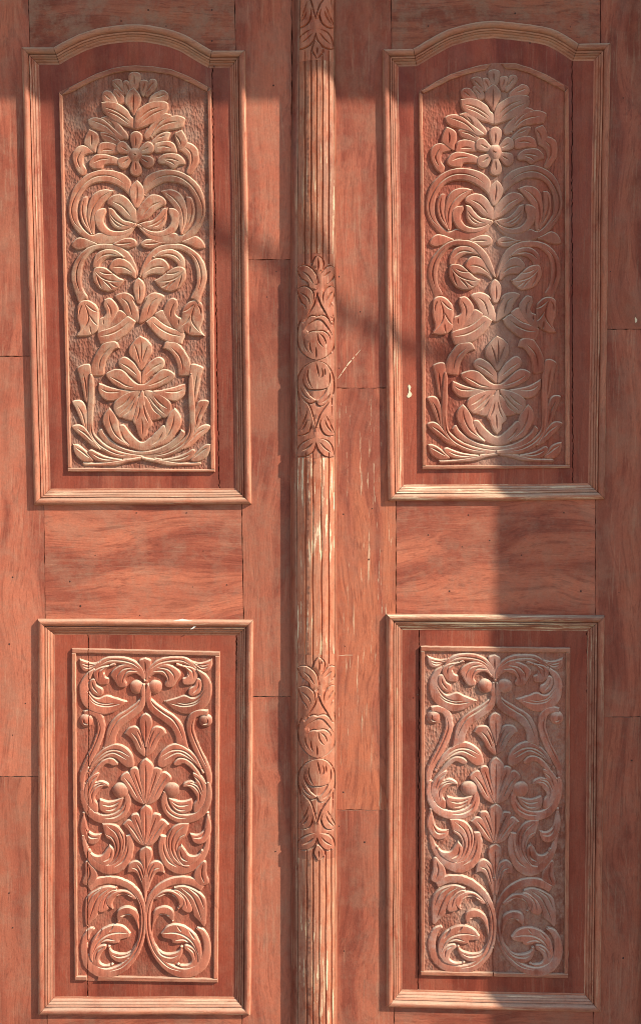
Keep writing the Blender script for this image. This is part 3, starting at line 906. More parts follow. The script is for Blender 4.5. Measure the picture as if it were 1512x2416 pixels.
add(UP, 'carved_leaf', 'B', '500,908 540,914 567,962* 510,986 460,1052 440,1120 431,1187 380,1197 328,1182 330,1110 350,1040 400,960 440,920', ['495,955 430,1018 402,1080 394,1150'], 1, 1488)
add(UP, 'carved_leaf', 'B', '735,858* 790,890 831,940 836,1000 802,1062 762,1135 735,1142 700,1082 650,1022 648,960 690,900', ['745,885 748,990 744,1105', '688,925 715,1000 738,1095', '802,945 775,1010 752,1085'], 2.5)
add(UP, 'carved_leaf', 'B', '553,1082 580,1045 620,1039 680,1080 720,1130 742,1180 745,1262 690,1212 620,1160 570,1122', ['575,1088 650,1130 716,1192'], 1.5, 1496)
add(UP, 'carved_leaf', 'B', '453,1182 500,1150 550,1139 600,1155 650,1208 700,1254 750,1268 800,1250 860,1190 920,1144 980,1150 1027,1187 1000,1232 930,1272 850,1304 740,1324 640,1314 560,1292 490,1242', ['485,1202 560,1240 620,1276 690,1294', '985,1194 900,1242 800,1282'], 3)
# lower part
add(UP, 'carved_petal', 'C', '395,178* 430,190 500,214 600,234 665,246 600,292 500,327 440,312 400,267 388,220', ['406,222 470,250 570,250'], 1.5, 1512)
add(UP, 'carved_petal', 'C', '742,236 650,250 560,300 518,350 519,410 566,467 612,442 662,382 715,300', ['542,392 610,340 660,282', '562,440 640,362 700,285'], 2.2, 1510)
add(UP, 'carved_petal', 'C', '716,292 660,372 600,442 588,467 640,487 684,482 714,402 738,300', ['606,446 660,392 698,306'], 1.6, 1510)
add(UP, 'carved_petal', 'C', '742,250 700,400 678,490 700,530 708,562 730,622 756,652* 792,612 802,562 832,532 836,490 792,390 768,250', ['752,470 757,540 756,612', '698,505 728,430 740,350', '812,515 778,430 764,350'], 2.8)
add(UP, 'carved_leaf', 'C', '480,384* 522,430 552,500 562,560 590,640 645,706 560,684 500,642 450,562 424,490 440,430', ['478,425 490,510 530,602 610,678'], 2, 1504)
add(UP, 'carved_scroll', 'C', '563,536 605,529 640,575 690,630 755,672 820,635 870,588 937,530 962,602 900,682 820,732 755,744 690,728 620,694 573,622', ['578,575 600,638 655,696', '932,585 890,650 836,696'], 1.2)
add(UP, 'carved_scroll', 'C', '384,582* 415,558 440,600 490,652 560,702 650,737 755,748 850,737 960,692 1050,622 1082,563* 1112,600 1062,672 980,732 880,768 755,780 640,764 540,732 450,682 400,622', [], .4)
add(UP, 'carved_scroll', 'C', '318,105 346,138 352,300 342,480 352,590 402,652 482,712 600,757 757,782* 757,803 640,810 520,792 420,742 350,682 308,602 294,480 304,300', ['326,480 336,600 400,690 520,760 640,788'], 1.8, 1490)
add(UP, 'carved_leaf', 'C', '213,50 260,22 312,19 326,60 331,112 312,200 307,330 288,336 270,302 250,200 225,100', ['262,90 280,180 292,312'], 1, 1482)
add(UP, 'carved_leaf', 'C', '172,332 220,319 260,335 285,380 301,440 302,572 260,532 230,462 195,382', ['216,362 258,440 284,552'], 1, 1484)
add(UP, 'carved_leaf', 'C', '167,542 220,524 270,545 310,590 360,660 408,730 340,704 270,644 210,592', ['210,556 280,600 350,672'], 1, 1496)
add(UP, 'carved_leaf', 'C', '178,688* 220,695 270,730 305,770 345,826 270,834 210,792 184,740', ['196,715 250,748 320,806'], 1, 1502)
add(UP, 'carved_leaf', 'C', '303,757 330,734 380,760 450,790 560,812 650,814 540,834 420,838 345,812', ['340,770 420,806 520,820'], .8, 1504)
add(UP, 'carved_leaf', 'C', '258,838* 340,845 450,840 560,825 700,801 756,790* 742,816 640,838 540,864 400,867 268,864', [], .2, 1500)

# --- lower panel (right half traced, mirrored to the left)
LO = []
AX, AX2 = 1570, 1564


def stroke(s, w, crop=None):
    """outline of a band along a centre line with the given widths (crop units)"""
    p, _ = parse(s)
    w = np.array(w, float)
    c = smooth_open(p, 14)
    L0 = np.concatenate([[0], np.cumsum(np.linalg.norm(np.diff(p, axis=0), axis=1))])
    L1 = np.concatenate([[0], np.cumsum(np.linalg.norm(np.diff(c, axis=0), axis=1))])
    ww = np.interp(L1 / L1[-1], L0 / L0[-1], w)
    t = np.gradient(c, axis=0)
    t /= np.linalg.norm(t, axis=1)[:, None]
    n = np.stack([-t[:, 1], t[:, 0]], 1)
    a = c + n * ww[:, None] / 2
    b = c - n * ww[:, None] / 2
    q = np.concatenate([a, b[::-1]])
    return ' '.join('%.1f,%.1f' % tuple(v) for v in q[::1])


add(LO, 'carved_bud', 'D', '728,236 780,209* 827,236 822,300 785,385 758,320', ['779,235 781,330'], 1)
add(LO, 'carved_scroll', 'D', '785,415* 790,330 830,270 890,225 960,204 1050,199 1120,208 1180,250 1220,318 1170,288 1100,262 1020,256 940,275 870,315 820,374', ['830,300 900,252 1000,230 1090,232 1160,268'], 1, AX)
add(LO, 'carved_leaf', 'D', '1165,238 1230,252 1290,240 1341,218* 1337,275 1312,316 1270,322 1220,292 1180,262', ['1182,250 1250,272 1318,258', '1200,268 1260,292 1310,282'], .5, AX)
add(LO, 'carved_leaf', 'D', '1210,306 1270,335 1310,380 1336,450 1326,550 1286,622 1200,672 1110,682 1030,652 980,612 938,574* 1040,545 1110,524 1180,547 1230,522 1262,460 1252,390', ['990,592 1100,612 1190,598 1250,560', '1045,585 1130,594 1210,566 1282,480'], .8, AX)
add(LO, 'carved_leaf', 'D', '1040,262 1110,276 1180,290 1222,330 1212,390 1172,432 1105,432 1093,385 1125,368 1130,320 1090,286', ['1060,272 1126,306 1152,370', '1120,284 1176,322 1182,388'], 1.6, AX)
add(LO, 'carved_leaf', 'D', '1215,383 1252,398 1254,450 1234,502 1180,532 1142,512 1150,468 1192,440', ['1232,405 1222,455 1180,508'], 1.8, AX)
add(LO, 'carved_leaf', 'D', '812,378 830,338 870,290 930,263 990,270 1050,305 1077,350 1052,395 1012,452 960,457 943,430 960,390 930,358 870,342', ['846,322 930,318 972,368 982,430', '880,288 970,302 1020,352 1024,402', '900,345 940,368 952,410'], 2, AX)
add(LO, 'carved_scroll', 'D', '800,425 830,470 828,540 862,582 940,640 1030,700 1082,762 1112,832 1127,902 1142,978* 1100,952 1044,930 1032,870 1000,802 930,742 860,692 810,642 789,580 785,500', ['812,520 850,600 930,668 1010,724 1062,800 1100,900'], 1.4, AX)
add(LO, 'carved_ball', 'D', circ(862, 456, 56), [], 4.5, AX)
add(LO, 'carved_scroll', 'D', stroke('1305,672 1235,668 1178,700 1156,780 1172,870 1216,980 1274,1090 1314,1200 1312,1320', [40, 52, 60, 62, 62, 60, 56, 48, 24]), ['1186,720 1166,800 1192,890 1240,1000 1300,1130'], 1, AX)
add(LO, 'carved_ball', 'D', circ(1286, 736, 54), ['1262,770 1300,752 1298,712'], 3, AX)
# palmettes on the axis
add(LO, 'carved_petal', 'D', '838,802 880,784 930,800 957,842* 910,882 880,930 850,992 787,1037 790,960 812,870', ['905,832 855,890 818,980', '860,810 830,870 806,950'], 1, AX)
add(LO, 'carved_petal', 'D', '785,673* 822,700 837,760 822,830 802,902 785,960 768,900 738,800 734,730 754,690', ['785,730 785,920'], 2)
add(LO, 'carved_leaf', 'D', '1135,972 1090,945 1040,929 980,944 920,990 889,1050 888,1110 930,1127 980,1102 1020,1062 1060,1040 1120,1048 1172,1080 1230,1132 1268,1178 1222,1062 1172,1000', ['915,1035 1000,986 1080,982 1150,1018 1220,1096', '940,1060 1040,1004 1110,1018 1190,1078'], 1.2, AX)
add(LO, 'carved_leaf', 'D', '1018,1092 1058,1054 1120,1056 1182,1102 1232,1172 1294,1270 1240,1234 1180,1154 1110,1097 1060,1113 1030,1112', [], .6, AX)
add(LO, 'carved_petal', 'D', '922,1168 970,1178 1000,1226 962,1262 930,1322 880,1402 798,1438 836,1345 880,1250', ['965,1205 905,1280 850,1385'], 1.2, AX)
add(LO, 'carved_petal', 'D', '846,1142 890,1128 918,1160 884,1250 842,1352 792,1436 790,1345 825,1240', ['882,1158 845,1270 812,1370'], 1.8, AX)
add(LO, 'carved_petal', 'D', '785,1052* 832,1090 852,1140 834,1230 806,1350 785,1430 764,1340 738,1220 733,1120 753,1075', ['785,1100 785,1390'], 2.4)
add(LO, 'carved_scroll', 'D', stroke('955,1330 938,1400 958,1475 1010,1532 1090,1560 1180,1552 1250,1508 1298,1430 1316,1330 1308,1250', [40, 52, 64, 74, 78, 72, 64, 54, 42, 20]), ['946,1420 972,1490 1040,1540 1130,1556'], .8, AX)
add(LO, 'carved_ball', 'D', circ(1000, 1324, 64), [], 4.5, AX)
add(LO, 'carved_leaf', 'D', '975,1380 1040,1404 1100,1410 1167,1393* 1177,1440 1160,1492 1100,1514 1040,1494 1000,1452', ['1002,1412 1070,1446 1150,1438', '1010,1440 1060,1478 1120,1486'], 1.6, AX)
add(LO, 'carved_leaf', 'D', '1178,1180 1195,1172 1240,1200 1280,1255 1304,1330 1290,1402 1250,1472 1192,1506 1184,1440 1212,1390 1184,1332 1142,1292 1098,1290 1108,1258 1160,1238 1202,1250', ['1188,1196 1240,1250 1266,1330', '1120,1268 1190,1284 1236,1350 1226,1440', '1150,1250 1220,1280 1258,1360'], 1.6, AX)
add(LO, 'carved_petal', 'D', '888,1582 930,1564 978,1606* 932,1652 892,1722 840,1772 786,1784 808,1740 850,1660', ['940,1592 880,1665 825,1755'], 1.2, AX)
add(LO, 'carved_petal', 'D', '836,1532 880,1514 912,1540 882,1622 832,1702 790,1782 792,1680', ['875,1540 838,1630 808,1720'], 1.8, AX)
add(LO, 'carved_petal', 'D', '785,1438* 827,1470 842,1540 824,1640 804,1710 785,1775 766,1700 744,1580 738,1490', ['785,1490 785,1740'], 2.4)
add(LO, 'carved_leaf', 'E', '1156,170* 1220,176 1270,140 1285,60 1302,-14* 1332,100 1322,180 1272,247 1220,257 1180,232', ['1180,205 1250,196 1290,120'], .8, AX)
add(LO, 'carved_scroll', 'E', stroke('934,185 922,260 942,350 992,428 1070,468 1150,458 1230,400 1288,300 1312,180', [46, 64, 80, 88, 88, 80, 64, 46, 24]), ['932,230 940,320 980,400 1050,450'], .6, AX)
add(LO, 'carved_leaf', 'E', '1147,84* 1132,150 1112,200 1062,240 1046,300 1062,380 1104,432 1150,446 1060,436 1000,384 964,302 958,222 978,160 1020,108 1080,84', ['1110,100 1030,168 1000,260 1020,352 1080,430', '1122,172 1060,208 1030,290 1060,392', '1010,130 975,220 984,320'], 1.8, AX)
add(LO, 'carved_leaf', 'E', '1083,262* 1110,302 1150,350 1210,352 1264,306* 1232,372 1170,424 1110,434 1060,384 1048,312', ['1070,300 1088,370 1140,404'], 2.2, AX)
add(LO, 'carved_leaf', 'E', '1232,432 1268,398 1292,420 1292,500 1312,580 1270,607 1220,592 1188,532 1200,470', ['1262,425 1252,510 1276,582'], .6, AX)
add(LO, 'carved_petal', 'E', '812,432 850,402 890,398 930,428 944,503* 900,490 860,512 830,572 800,652 784,612 796,500', ['906,452 850,474 812,580', '860,420 822,470 800,550'], 1.2, AX2 + 6)
add(LO, 'carved_petal', 'E', '790,273* 827,300 840,350 822,400 802,462 785,545 765,450 733,370 738,310', ['786,325 786,510'], 2.2)
add(LO, 'carved_stem', 'E', stroke('782,520 782,640 780,745', [30, 26, 14]), [], .5)
add(LO, 'carved_scroll', 'E', stroke('1262,622 1180,576 1080,560 980,580 890,632 828,712 803,810 801,920 812,1020 842,1120 902,1222 990,1302 1090,1338 1180,1326 1258,1268 1294,1170 1292,1070 1258,992 1215,962', [62, 66, 66, 62, 58, 52, 48, 46, 48, 52, 60, 72, 82, 84, 80, 68, 56, 44, 24]), ['870,660 815,770 800,900 816,1040 870,1170 970,1280 1080,1322'], .6, AX2)
add(LO, 'carved_leaf', 'E', '1100,606 1200,642 1272,700 1292,790 1284,930 1267,948* 1230,902 1190,862 1170,812 1130,724 1080,656 1020,624', ['1080,620 1170,690 1212,770 1256,900', '1140,622 1230,692 1276,800', '1100,660 1150,740 1190,850'], 1.4, AX2)
add(LO, 'carved_leaf', 'E', '1050,640 1120,690 1166,760 1172,812 1140,833 1088,802 1100,750 1072,692 1020,652', ['1062,655 1116,720 1136,800'], 1.8, AX2)
add(LO, 'carved_leaf', 'E', '852,712 920,655 990,644 1050,665 1096,710 1102,762 1054,803 1060,760 1030,712 980,687 930,692 880,724', ['880,700 970,668 1040,706 1076,780', '910,684 980,678 1030,706'], 2, AX2)
add(LO, 'carved_leaf', 'E', '848,832 880,795 940,779 1000,800 1022,850 1012,913* 960,862 910,857 870,892 846,960 842,1040 872,1110 922,1162 990,1173 1060,1152 1086,1108* 1092,1160 1062,1222 1000,1253 930,1233 860,1162 824,1060 820,950', ['858,900 910,846 990,858', '848,1070 915,1176 1000,1204 1062,1184', '850,840 832,940 836,1040'], 1.8, AX2)
add(LO, 'carved_leaf', 'E', '912,1007* 960,950 1020,929 1090,938 1150,970 1202,1020 1242,1100 1252,1200 1226,1243 1214,1180 1180,1112 1120,1082 1050,1092 1008,1082 1000,1060 930,1042', ['925,1008 1010,998 1100,1018 1180,1080 1232,1190', '1030,1066 1110,1054 1185,1112', '1045,935 1085,992', '1140,968 1200,1060'], 2.2, AX2)
add(LO, 'carved_leaf', 'E', '1170,1232 1150,1172 1108,1132 1118,1098 1180,1122 1224,1190 1227,1262 1160,1294 1090,1294 1046,1262* 1130,1268', ['1130,1115 1186,1160 1202,1230'], 1.2, AX2)


def realise(lst, warp=None, clean=True):
    """list of pieces in layout millimetres"""
    out = []
    for name, crop, ol, gs, layer, mir in lst:
        p, cor = parse(ol)
        if mir is not None:
            p = p.copy()
            p[:, 0] = mir - p[:, 0] + rng.uniform(-4, 4)
            p += rng.uniform(-2.5, 2.5, p.shape)
        q = zl(p, crop)
        if warp:
            q = warp(q)
        loop = smooth_closed(q, cor, 2.6)
        grs = []
        for s in gs:
            a, _ = parse(s)
            if mir is not None:
                a = a.copy()
                a[:, 0] = mir - a[:, 0]
            a = zl(a, crop)
            if warp:
                a = warp(a)
            grs.append(smooth_open(a, 2.8))
        out.append((name, loop, grs, layer))
    return out


def Z(*rows):
    s, d = [], []
    for crop, x, y, X, Y in rows:
        s.append((x * ZS + OFFX_L, y * ZS + OY[crop]))
        d.append((X * ZS + OFFX_R, Y * ZS + OY[crop]))
    return tps(s, d)


WARP_U = Z(('A', 690, 160, 712, 143), ('A', 415, 420, 443, 395), ('A', 970, 425, 1010, 365), ('A', 690, 635, 710, 595), ('A', 300, 565, 300, 535),
           ('A', 1110, 550, 1155, 520), ('A', 310, 645, 318, 628), ('A', 1085, 650, 1125, 605), ('A', 695, 855, 725, 832), ('A', 180, 850, 190, 830),
           ('A', 1225, 850, 1245, 790), ('A', 255, 1030, 265, 1003), ('A', 1155, 1020, 1165, 970), ('A', 655, 1070, 685, 1080), ('A', 140, 1330, 147, 1300),
           ('A', 1285, 1330, 1285, 1270), ('A', 725, 1435, 720, 1405), ('A', 165, 1615, 180, 1600), ('A', 1280, 1630, 1278, 1590), ('A', 390, 1600, 390, 1560),
           ('A', 1050, 1590, 1040, 1565), ('B', 165, 370, 160, 330), ('B', 1290, 300, 1275, 260), ('B', 722, 375, 725, 393), ('B', 225, 595, 215, 555),
           ('B', 205, 860, 200, 840), ('B', 1275, 845, 1235, 825), ('B', 740, 745, 740, 725), ('B', 380, 850, 355, 850), ('B', 1110, 850, 1090, 800),
           ('B', 735, 860, 740, 868), ('B', 330, 1180, 305, 1160), ('B', 1160, 1180, 1135, 1140), ('B', 455, 1180, 445, 1190), ('B', 1025, 1185, 1028, 1185),
           ('C', 215, 50, 215, 30), ('C', 1265, 50, 1235, 0), ('C', 390, 220, 360, 190), ('C', 1120, 220, 1100, 190), ('C', 755, 650, 735, 598),
           ('C', 170, 540, 160, 515), ('C', 1330, 540, 1290, 510), ('C', 180, 690, 165, 705), ('C', 1325, 690, 1275, 680), ('C', 755, 790, 765, 755),
           ('C', 260, 850, 260, 830), ('C', 1225, 850, 1200, 820))
WARP_L = Z(('D', 780, 210, 722, 178), ('D', 785, 410, 722, 400), ('D', 1340, 220, 1292, 215), ('D', 1335, 480, 1283, 450), ('D', 862, 455, 800, 455),
           ('D', 708, 455, 650, 450), ('D', 1340, 720, 1295, 700), ('D', 940, 575, 915, 550), ('D', 230, 480, 170, 430), ('D', 230, 720, 155, 690),
           ('D', 785, 675, 722, 670), ('D', 785, 1035, 735, 1020), ('D', 785, 1435, 730, 1430), ('D', 1000, 1325, 930, 1320), ('D', 570, 1325, 515, 1310),
           ('D', 1335, 1300, 1290, 1250), ('D', 235, 1300, 150, 1280), ('D', 1090, 1580, 1050, 1545), ('D', 480, 1580, 400, 1545), ('E', 785, 270, 725, 245),
           ('E', 1145, 85, 1085, 65), ('E', 425, 85, 350, 45), ('E', 780, 740, 718, 790), ('E', 1265, 635, 1200, 640), ('E', 300, 635, 230, 600),
           ('E', 1310, 1100, 1265, 1080), ('E', 250, 1100, 170, 1080), ('E', 1120, 1360, 1090, 1345), ('E', 440, 1360, 400, 1330), ('E', 1310, 580, 1225, 590),
           ('E', 250, 580, 180, 560), ('D', 230, 220, 160, 200))

GH = FH + 3.0       # carved ground
FT = FH + 12.0      # fillet top


def carved_panel(parent, pieces, outline, fillets, gmat, cmat, cracks=(), tooling=0.42):
    """ground board with its fillets and carvings"""
    out = np.array(outline, float)
    cg = [(crackline(c, .7, 6.0), -1.3, 16.0) for c in cracks]
    base = relief('carved_panel', wavy(out, 14, .3), cg, M[gmat], parent, GH, FH - 3, dome=0, R=5, grid=4.6, off=0.8,
                  rough=tooling, wob=0.9, smooth=60, wearedge=.3)
    for poly, mt in fillets:
        relief('fillet', inset(wavy(poly, 12, .35), 1.3), cg if cracks else [], M[mt], base, FT, FH - 2, dome=0.8, R=4, grid=0, off=.8, chamfer=(1.6, 2.2), smooth=28,
               wob=0.5, wearall=0.2, wearedge=1.0)
    for name, loop, grs, layer in pieces:
        loop = inset(loop, 2.0)
        H = GH + 8.2 + layer * 1.0
        G = [(g, 2.8 if len(g) > 8 else 2.4, 5.6) for g in grs]
        if 'centre' in name:
            G = [(loop.mean(0) + np.array([(-1.2, -.6), (0., 0.), (1.2, .6)]), -1.9, 9.0)]
        lo, hi = loop.min(0), loop.max(0)
        for c in cg:
            cx = c[0][:, 0]
            if lo[0] < cx.max() and hi[0] > cx.min():
                G.append(c)
        ball = 'ball' in name or 'centre' in name
        relief(name, loop, G, M[cmat], base, H + random.uniform(-.3, .3), GH - 1.2, dome=7.0 if ball else 1.0, R=16 if ball else 8,
               grid=3.6, off=1.0, chamfer=(2.3, 3.4), smooth=28, tilt=(random.uniform(-.06, .06), random.uniform(-.055, .035)), wob=.55, wearedge=1.0)
    return base


def inset(loop, d):
    if area(loop) < 0:
        loop = loop[::-1]
    t = np.roll(loop, -1, 0) - np.roll(loop, 1, 0)
    t /= np.maximum(np.linalg.norm(t, axis=1), 1e-6)[:, None]
    return loop + np.stack([-t[:, 1], t[:, 0]], 1) * d


def quad(a, b, c, d):
    return [a, b, c, d]


PU = realise(UP)
PL = realise(LO)
PUR = realise(UP, WARP_U)
PLR = realise(LO, WARP_L)

# upper left
archo = [(139, 216), (165, 204), (192, 190), (228, 172), (263, 160), (292, 154.5), (320, 153), (360, 155), (404, 162), (450, 181), (497, 206)]
o_ = archo + [(501, 500), (506, 1112), (160, 1108), (150, 700)]
band = [(147, 222)] + archo[1:-1] + [(490, 203), (488, 213)] + [(x + (.2), y + 11.5) for x, y in archo[1:-1]][::-1]
carved_panel(LEFT, PU, o_,
             [(band, 'fillet_h'),
              ([(139, 218), (146.5, 224), (157, 700), (167.5, 1103), (160, 1103), (150, 700)], 'fillet_v'),
              ([(490, 214), (497, 208), (501, 500), (506, 1106), (497.5, 1106), (493, 500)], 'fillet_v'),
              ([(160, 1104), (506, 1108), (506, 1113), (160, 1112)], 'fillet_h')],
             'ground_dusty', 'carve_dusty')
# lower left, with the long crack through the carving
carved_panel(LEFT, PL, [(169, 1530), (518, 1539), (516, 1900), (513, 2320), (176, 2315), (173, 1900)],
             [([(170, 1531), (518, 1539), (518, 1548), (170, 1541)], 'fillet_h'),
              ([(169, 1542), (178, 1542), (180, 1900), (182, 2304), (176, 2312), (172, 1900)], 'fillet_v'),
              ([(508, 1549), (518, 1549), (516, 1900), (513, 2311), (504, 2311), (507, 1900)], 'fillet_v'),
              ([(177, 2306), (204, 2306), (204, 2315), (177, 2315)], 'fillet_h'),
              ([(232, 2305), (513, 2312), (513, 2320), (229, 2316)], 'fillet_h')],
             'ground_red', 'carve_red', tooling=0.22, cracks=[[(208, 1525), (209, 1700), (207, 2000), (206, 2200), (207, 2325)]])
# upper right
archr = [(989, 215), (994, 209), (1028, 190), (1062, 173), (1098, 161), (1133, 151.5), (1166, 147), (1217, 147), (1252, 158), (1288, 173), (1335, 200), (1341, 203)]
bandr1 = [(995, 212), (1028, 191), (1062, 174), (1098, 162), (1133, 152.5), (1158, 149), (1146, 162), (1100, 172), (1062, 185), (1030, 202), (1000, 217)]
bandr2 = [(1184, 148), (1217, 148), (1252, 159), (1288, 174), (1330, 199), (1333, 213), (1288, 188), (1250, 170), (1217, 160), (1194, 159)]
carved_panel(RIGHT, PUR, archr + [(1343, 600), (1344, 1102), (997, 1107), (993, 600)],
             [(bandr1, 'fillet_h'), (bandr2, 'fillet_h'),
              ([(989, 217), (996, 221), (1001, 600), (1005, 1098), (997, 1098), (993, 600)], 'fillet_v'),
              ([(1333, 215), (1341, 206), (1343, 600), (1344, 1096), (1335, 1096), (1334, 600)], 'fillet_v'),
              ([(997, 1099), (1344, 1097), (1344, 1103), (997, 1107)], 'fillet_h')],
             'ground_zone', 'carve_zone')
# lower right
carved_panel(RIGHT, PLR, [(993, 1526), (1345, 1530), (1343, 1900), (1340, 2309), (993, 2302), (993, 1900)],
             [([(993, 1526), (1345, 1530), (1345, 1540), (993, 1537)], 'fillet_h'),
              ([(993, 1538), (1001, 1538), (1001, 1900), (1001, 2293), (993, 2293), (993, 1900)], 'fillet_v'),
              ([(1336, 1541), (1345, 1541), (1343, 1900), (1340, 2299), (1332, 2299), (1335, 1900)], 'fillet_v'),
              ([(993, 2294), (1340, 2300), (1340, 2309), (993, 2303)], 'fillet_h')],
             'ground_dusty', 'carve_grey', cracks=[[(1163, 2235), (1162, 2270), (1164, 2312)]])

# ------------------------------------------------------------------ fluted cover strip
AXC = 746.0


def strip_face(V):
    t = (V[:, 0] - AXC) / 45.0
    return -26.0 * t * t


def zs(s, y0):
    p, _ = parse(s)
    return p * 0.12615 + np.array([658.4, y0])


M1 = ['615,390 630,300 660,230 712,178', '714,176 790,228 832,300 826,380 800,455', '725,228 732,330 726,478',
      '325,402 400,360 500,358 590,408 650,470 690,540 712,640 722,730', '327,406 360,490 410,590 470,640 535,690 560,770 600,840', '430,463 540,550 600,640 644,722',
      '1045,402 970,360 890,390 820,460 785,530', '1044,412 1030,540 990,620 925,690', '970,462 890,530 825,585',
      '335,792 420,755 500,750 570,790 630,860 652,950 640,1040', '337,800 370,920 430,1060 480,1110 522,1220', '385,858 480,920 550,1000 578,1100',
      '1056,782 980,745 900,780 840,850 818,950 832,1090', '1054,792 1020,930 970,1060 930,1160', '1005,835 930,930 875,1040',
      '702,790 700,900 730,960 770,1080 830,1190 900,1310 975,1450', '690,950 650,1100 580,1220 530,1300',
      '440,1120 435,1300 400,1400 360,1500 340,1640 350,1800 400,1950 500,2060 600,2118 700,2136', '985,1100 1010,1300 1040,1500 1046,1700 1030,1850 980,1980 880,2080 780,2124 700,2136',
      '455,1450 540,1350 620,1304 700,1322 780,1300 850,1310 920,1370 985,1490', '462,1580 540,1480 640,1420 710,1378 800,1400 880,1490 950,1590 1004,1690',
      '485,1705 560,1620 640,1594 710,1602 800,1588 880,1620 940,1690 962,1770', '710,1602 730,1760 780,1850 836,1906', '690,1890 692,2125', '752,1636 840,1730 884,1850', '470,1720 480,1860 545,1996', '570,1790 580,1920 618,2028']
M2 = ['690,230 800,240 900,300 980,420 1020,580 1022,740 992,900 980,1050 992,1260', '690,230 580,260 460,340 380,460 340,600 345,760 380,950 395,1100 402,1230 428,1284',
      '690,250 722,400 745,530', '555,350 530,480 560,620 626,750', '480,430 450,560 470,660 540,750 620,766 700,766 800,760 880,735 944,676', '800,345 815,480 765,566', '850,355 862,510', '940,425 946,560 930,690',
      '430,615 500,740 580,860 692,968', '905,730 810,870 700,980', '400,705 470,860 596,954', '964,825 880,950 785,1014', '403,850 470,960 560,1020 640,1010 690,980 720,1050 800,1070 885,1004',
      '440,890 540,1020 600,1140 640,1280 690,1490', '945,990 850,1100 780,1200 730,1330 692,1480',
      '308,1612 380,1500 450,1380 500,1250 532,1130', '308,1608 420,1616 500,1590 560,1540 600,1430 606,1280', '418,1524 480,1440 524,1330',
      '1046,1602 990,1480 930,1350 876,1232', '1046,1606 960,1630 870,1610 800,1530 765,1400 802,1284', '998,1570 900,1450 856,1320',
      '303,1984 370,1830 440,1760 540,1700 626,1676', '303,1988 380,2020 480,2015 580,1970 650,1890 692,1745', '425,1914 540,1840 636,1752',
      '1032,2004 990,1830 920,1730 840,1690 755,1676', '1032,2008 950,2030 850,2010 770,1940 720,1860 692,1738', '975,1944 850,1850 756,1735']
M3 = ['690,1880 640,1985 630,2080 716,2230', '716,2230 822,2120 822,2030 762,1925', '722,2000 718,2160']


RAISED = [(579.2, '615,390 630,300 660,230 712,178 790,228 832,300 826,380 800,455 726,520'),
          (579.2, '325,402 400,360 500,358 590,408 650,470 690,540 712,640 722,760 600,840 535,690 470,640 410,590 360,490'),
          (579.2, '1045,402 970,360 890,390 820,460 785,530 722,760 850,780 925,690 990,620 1030,540'),
          (579.2, '335,792 420,755 500,750 570,790 630,860 700,800 700,900 650,1100 580,1220 530,1300 455,1440 435,1300 440,1120 430,1060 370,920'),
          (579.2, '1056,782 980,745 900,780 840,850 722,780 730,960 770,1080 830,1190 900,1310 975,1450 1010,1300 985,1100 1020,930'),
          (579.2, '435,1300 460,1440 540,1350 620,1304 700,1322 780,1300 850,1310 920,1370 985,1490 1010,1300 1040,1500 1046,1700 1030,1850 980,1980 880,2080 780,2124 700,2136 600,2118 500,2060 400,1950 350,1800 340,1640 360,1500 400,1400'),
          (823.1, '690,230 800,240 900,300 980,420 1020,580 1022,740 992,900 885,1004 800,1070 720,1050 690,980 640,1010 560,1020 470,960 403,850 345,760 340,600 380,460 460,340 580,260'),
          (823.1, '380,950 395,1100 402,1230 450,1380 380,1500 308,1612 420,1616 500,1590 560,1540 600,1430 690,1490 640,1280 600,1140 540,1020 440,890'),
          (823.1, '980,1000 980,1100 992,1260 930,1350 990,1480 1046,1602 960,1630 870,1610 800,1530 765,1400 692,1490 730,1330 780,1200 850,1100 945,990'),
          (823.1, '303,1984 370,1830 440,1760 540,1700 626,1676 692,1500 692,1745 650,1890 580,1970 480,2015 380,2020'),
          (823.1, '1032,2004 990,1830 920,1730 840,1690 755,1676 692,1500 692,1738 720,1860 770,1940 850,2010 950,2030'),
          (823.1, '690,1880 640,1985 630,2080 716,2230 822,2120 822,2030 762,1925')]
SUNK = [(579.2, '462,1580 540,1480 640,1420 710,1378 800,1400 880,1490 950,1590 880,1620 800,1588 710,1602 640,1594 560,1620'),
        (823.1, '480,640 540,750 700,766 880,735 905,730 810,870 692,968 580,860 500,740')]
MOTIFS = ((-967, -1, 1.0, True), (0, 0, 1, False), (949, 2.5, .962, True))


def motif_h(V):
    up_ = np.zeros(len(V), bool)
    for dy, dx, sy, end in MOTIFS:
        for lst, val in ((RAISED, True), (SUNK, False)):
            for k, (y0, st_) in enumerate(lst):
                if val and k == len(lst) - 1 and not end:
                    continue
                p = zs(st_, y0)
                p[:, 1] = (p[:, 1] - 602.0) * sy + 602.0 + dy
                p[:, 0] += dx
                up_[inside(V, p)] = val
    return strip_face(V) + np.where(up_, 4.5, 0.0)


def motif(dy, dx, sy, end=False):
    out = []
    for lst, y0 in ((M1, 579.2), (M2, 823.1)) + (((M3, 823.1),) if end else ()):
        for s in lst:
            p = zs(s, y0)
            p[:, 1] = (p[:, 1] - 602.0) * sy + 602.0 + dy
            p[:, 0] += dx
            out.append(smooth_open(p, 3.0))
    return out


def flutes(xs, ya, yb, ends):
    out = []
    for i, x in enumerate(xs):
        a = ya + ends[0][i % len(ends[0])]
        b = yb + ends[1][i % len(ends[1])]
        ys = np.linspace(a, b, max(4, int((b - a) / 12)))
        xx = x + np.array([mnoise.noise((y * .012, i * 5.1 + ya, 0)) * min(1, (y - a) / 40, abs(b - y) / 40) for y in ys]) * 1.8
        out.append(np.stack([xx, ys], 1))
    return out


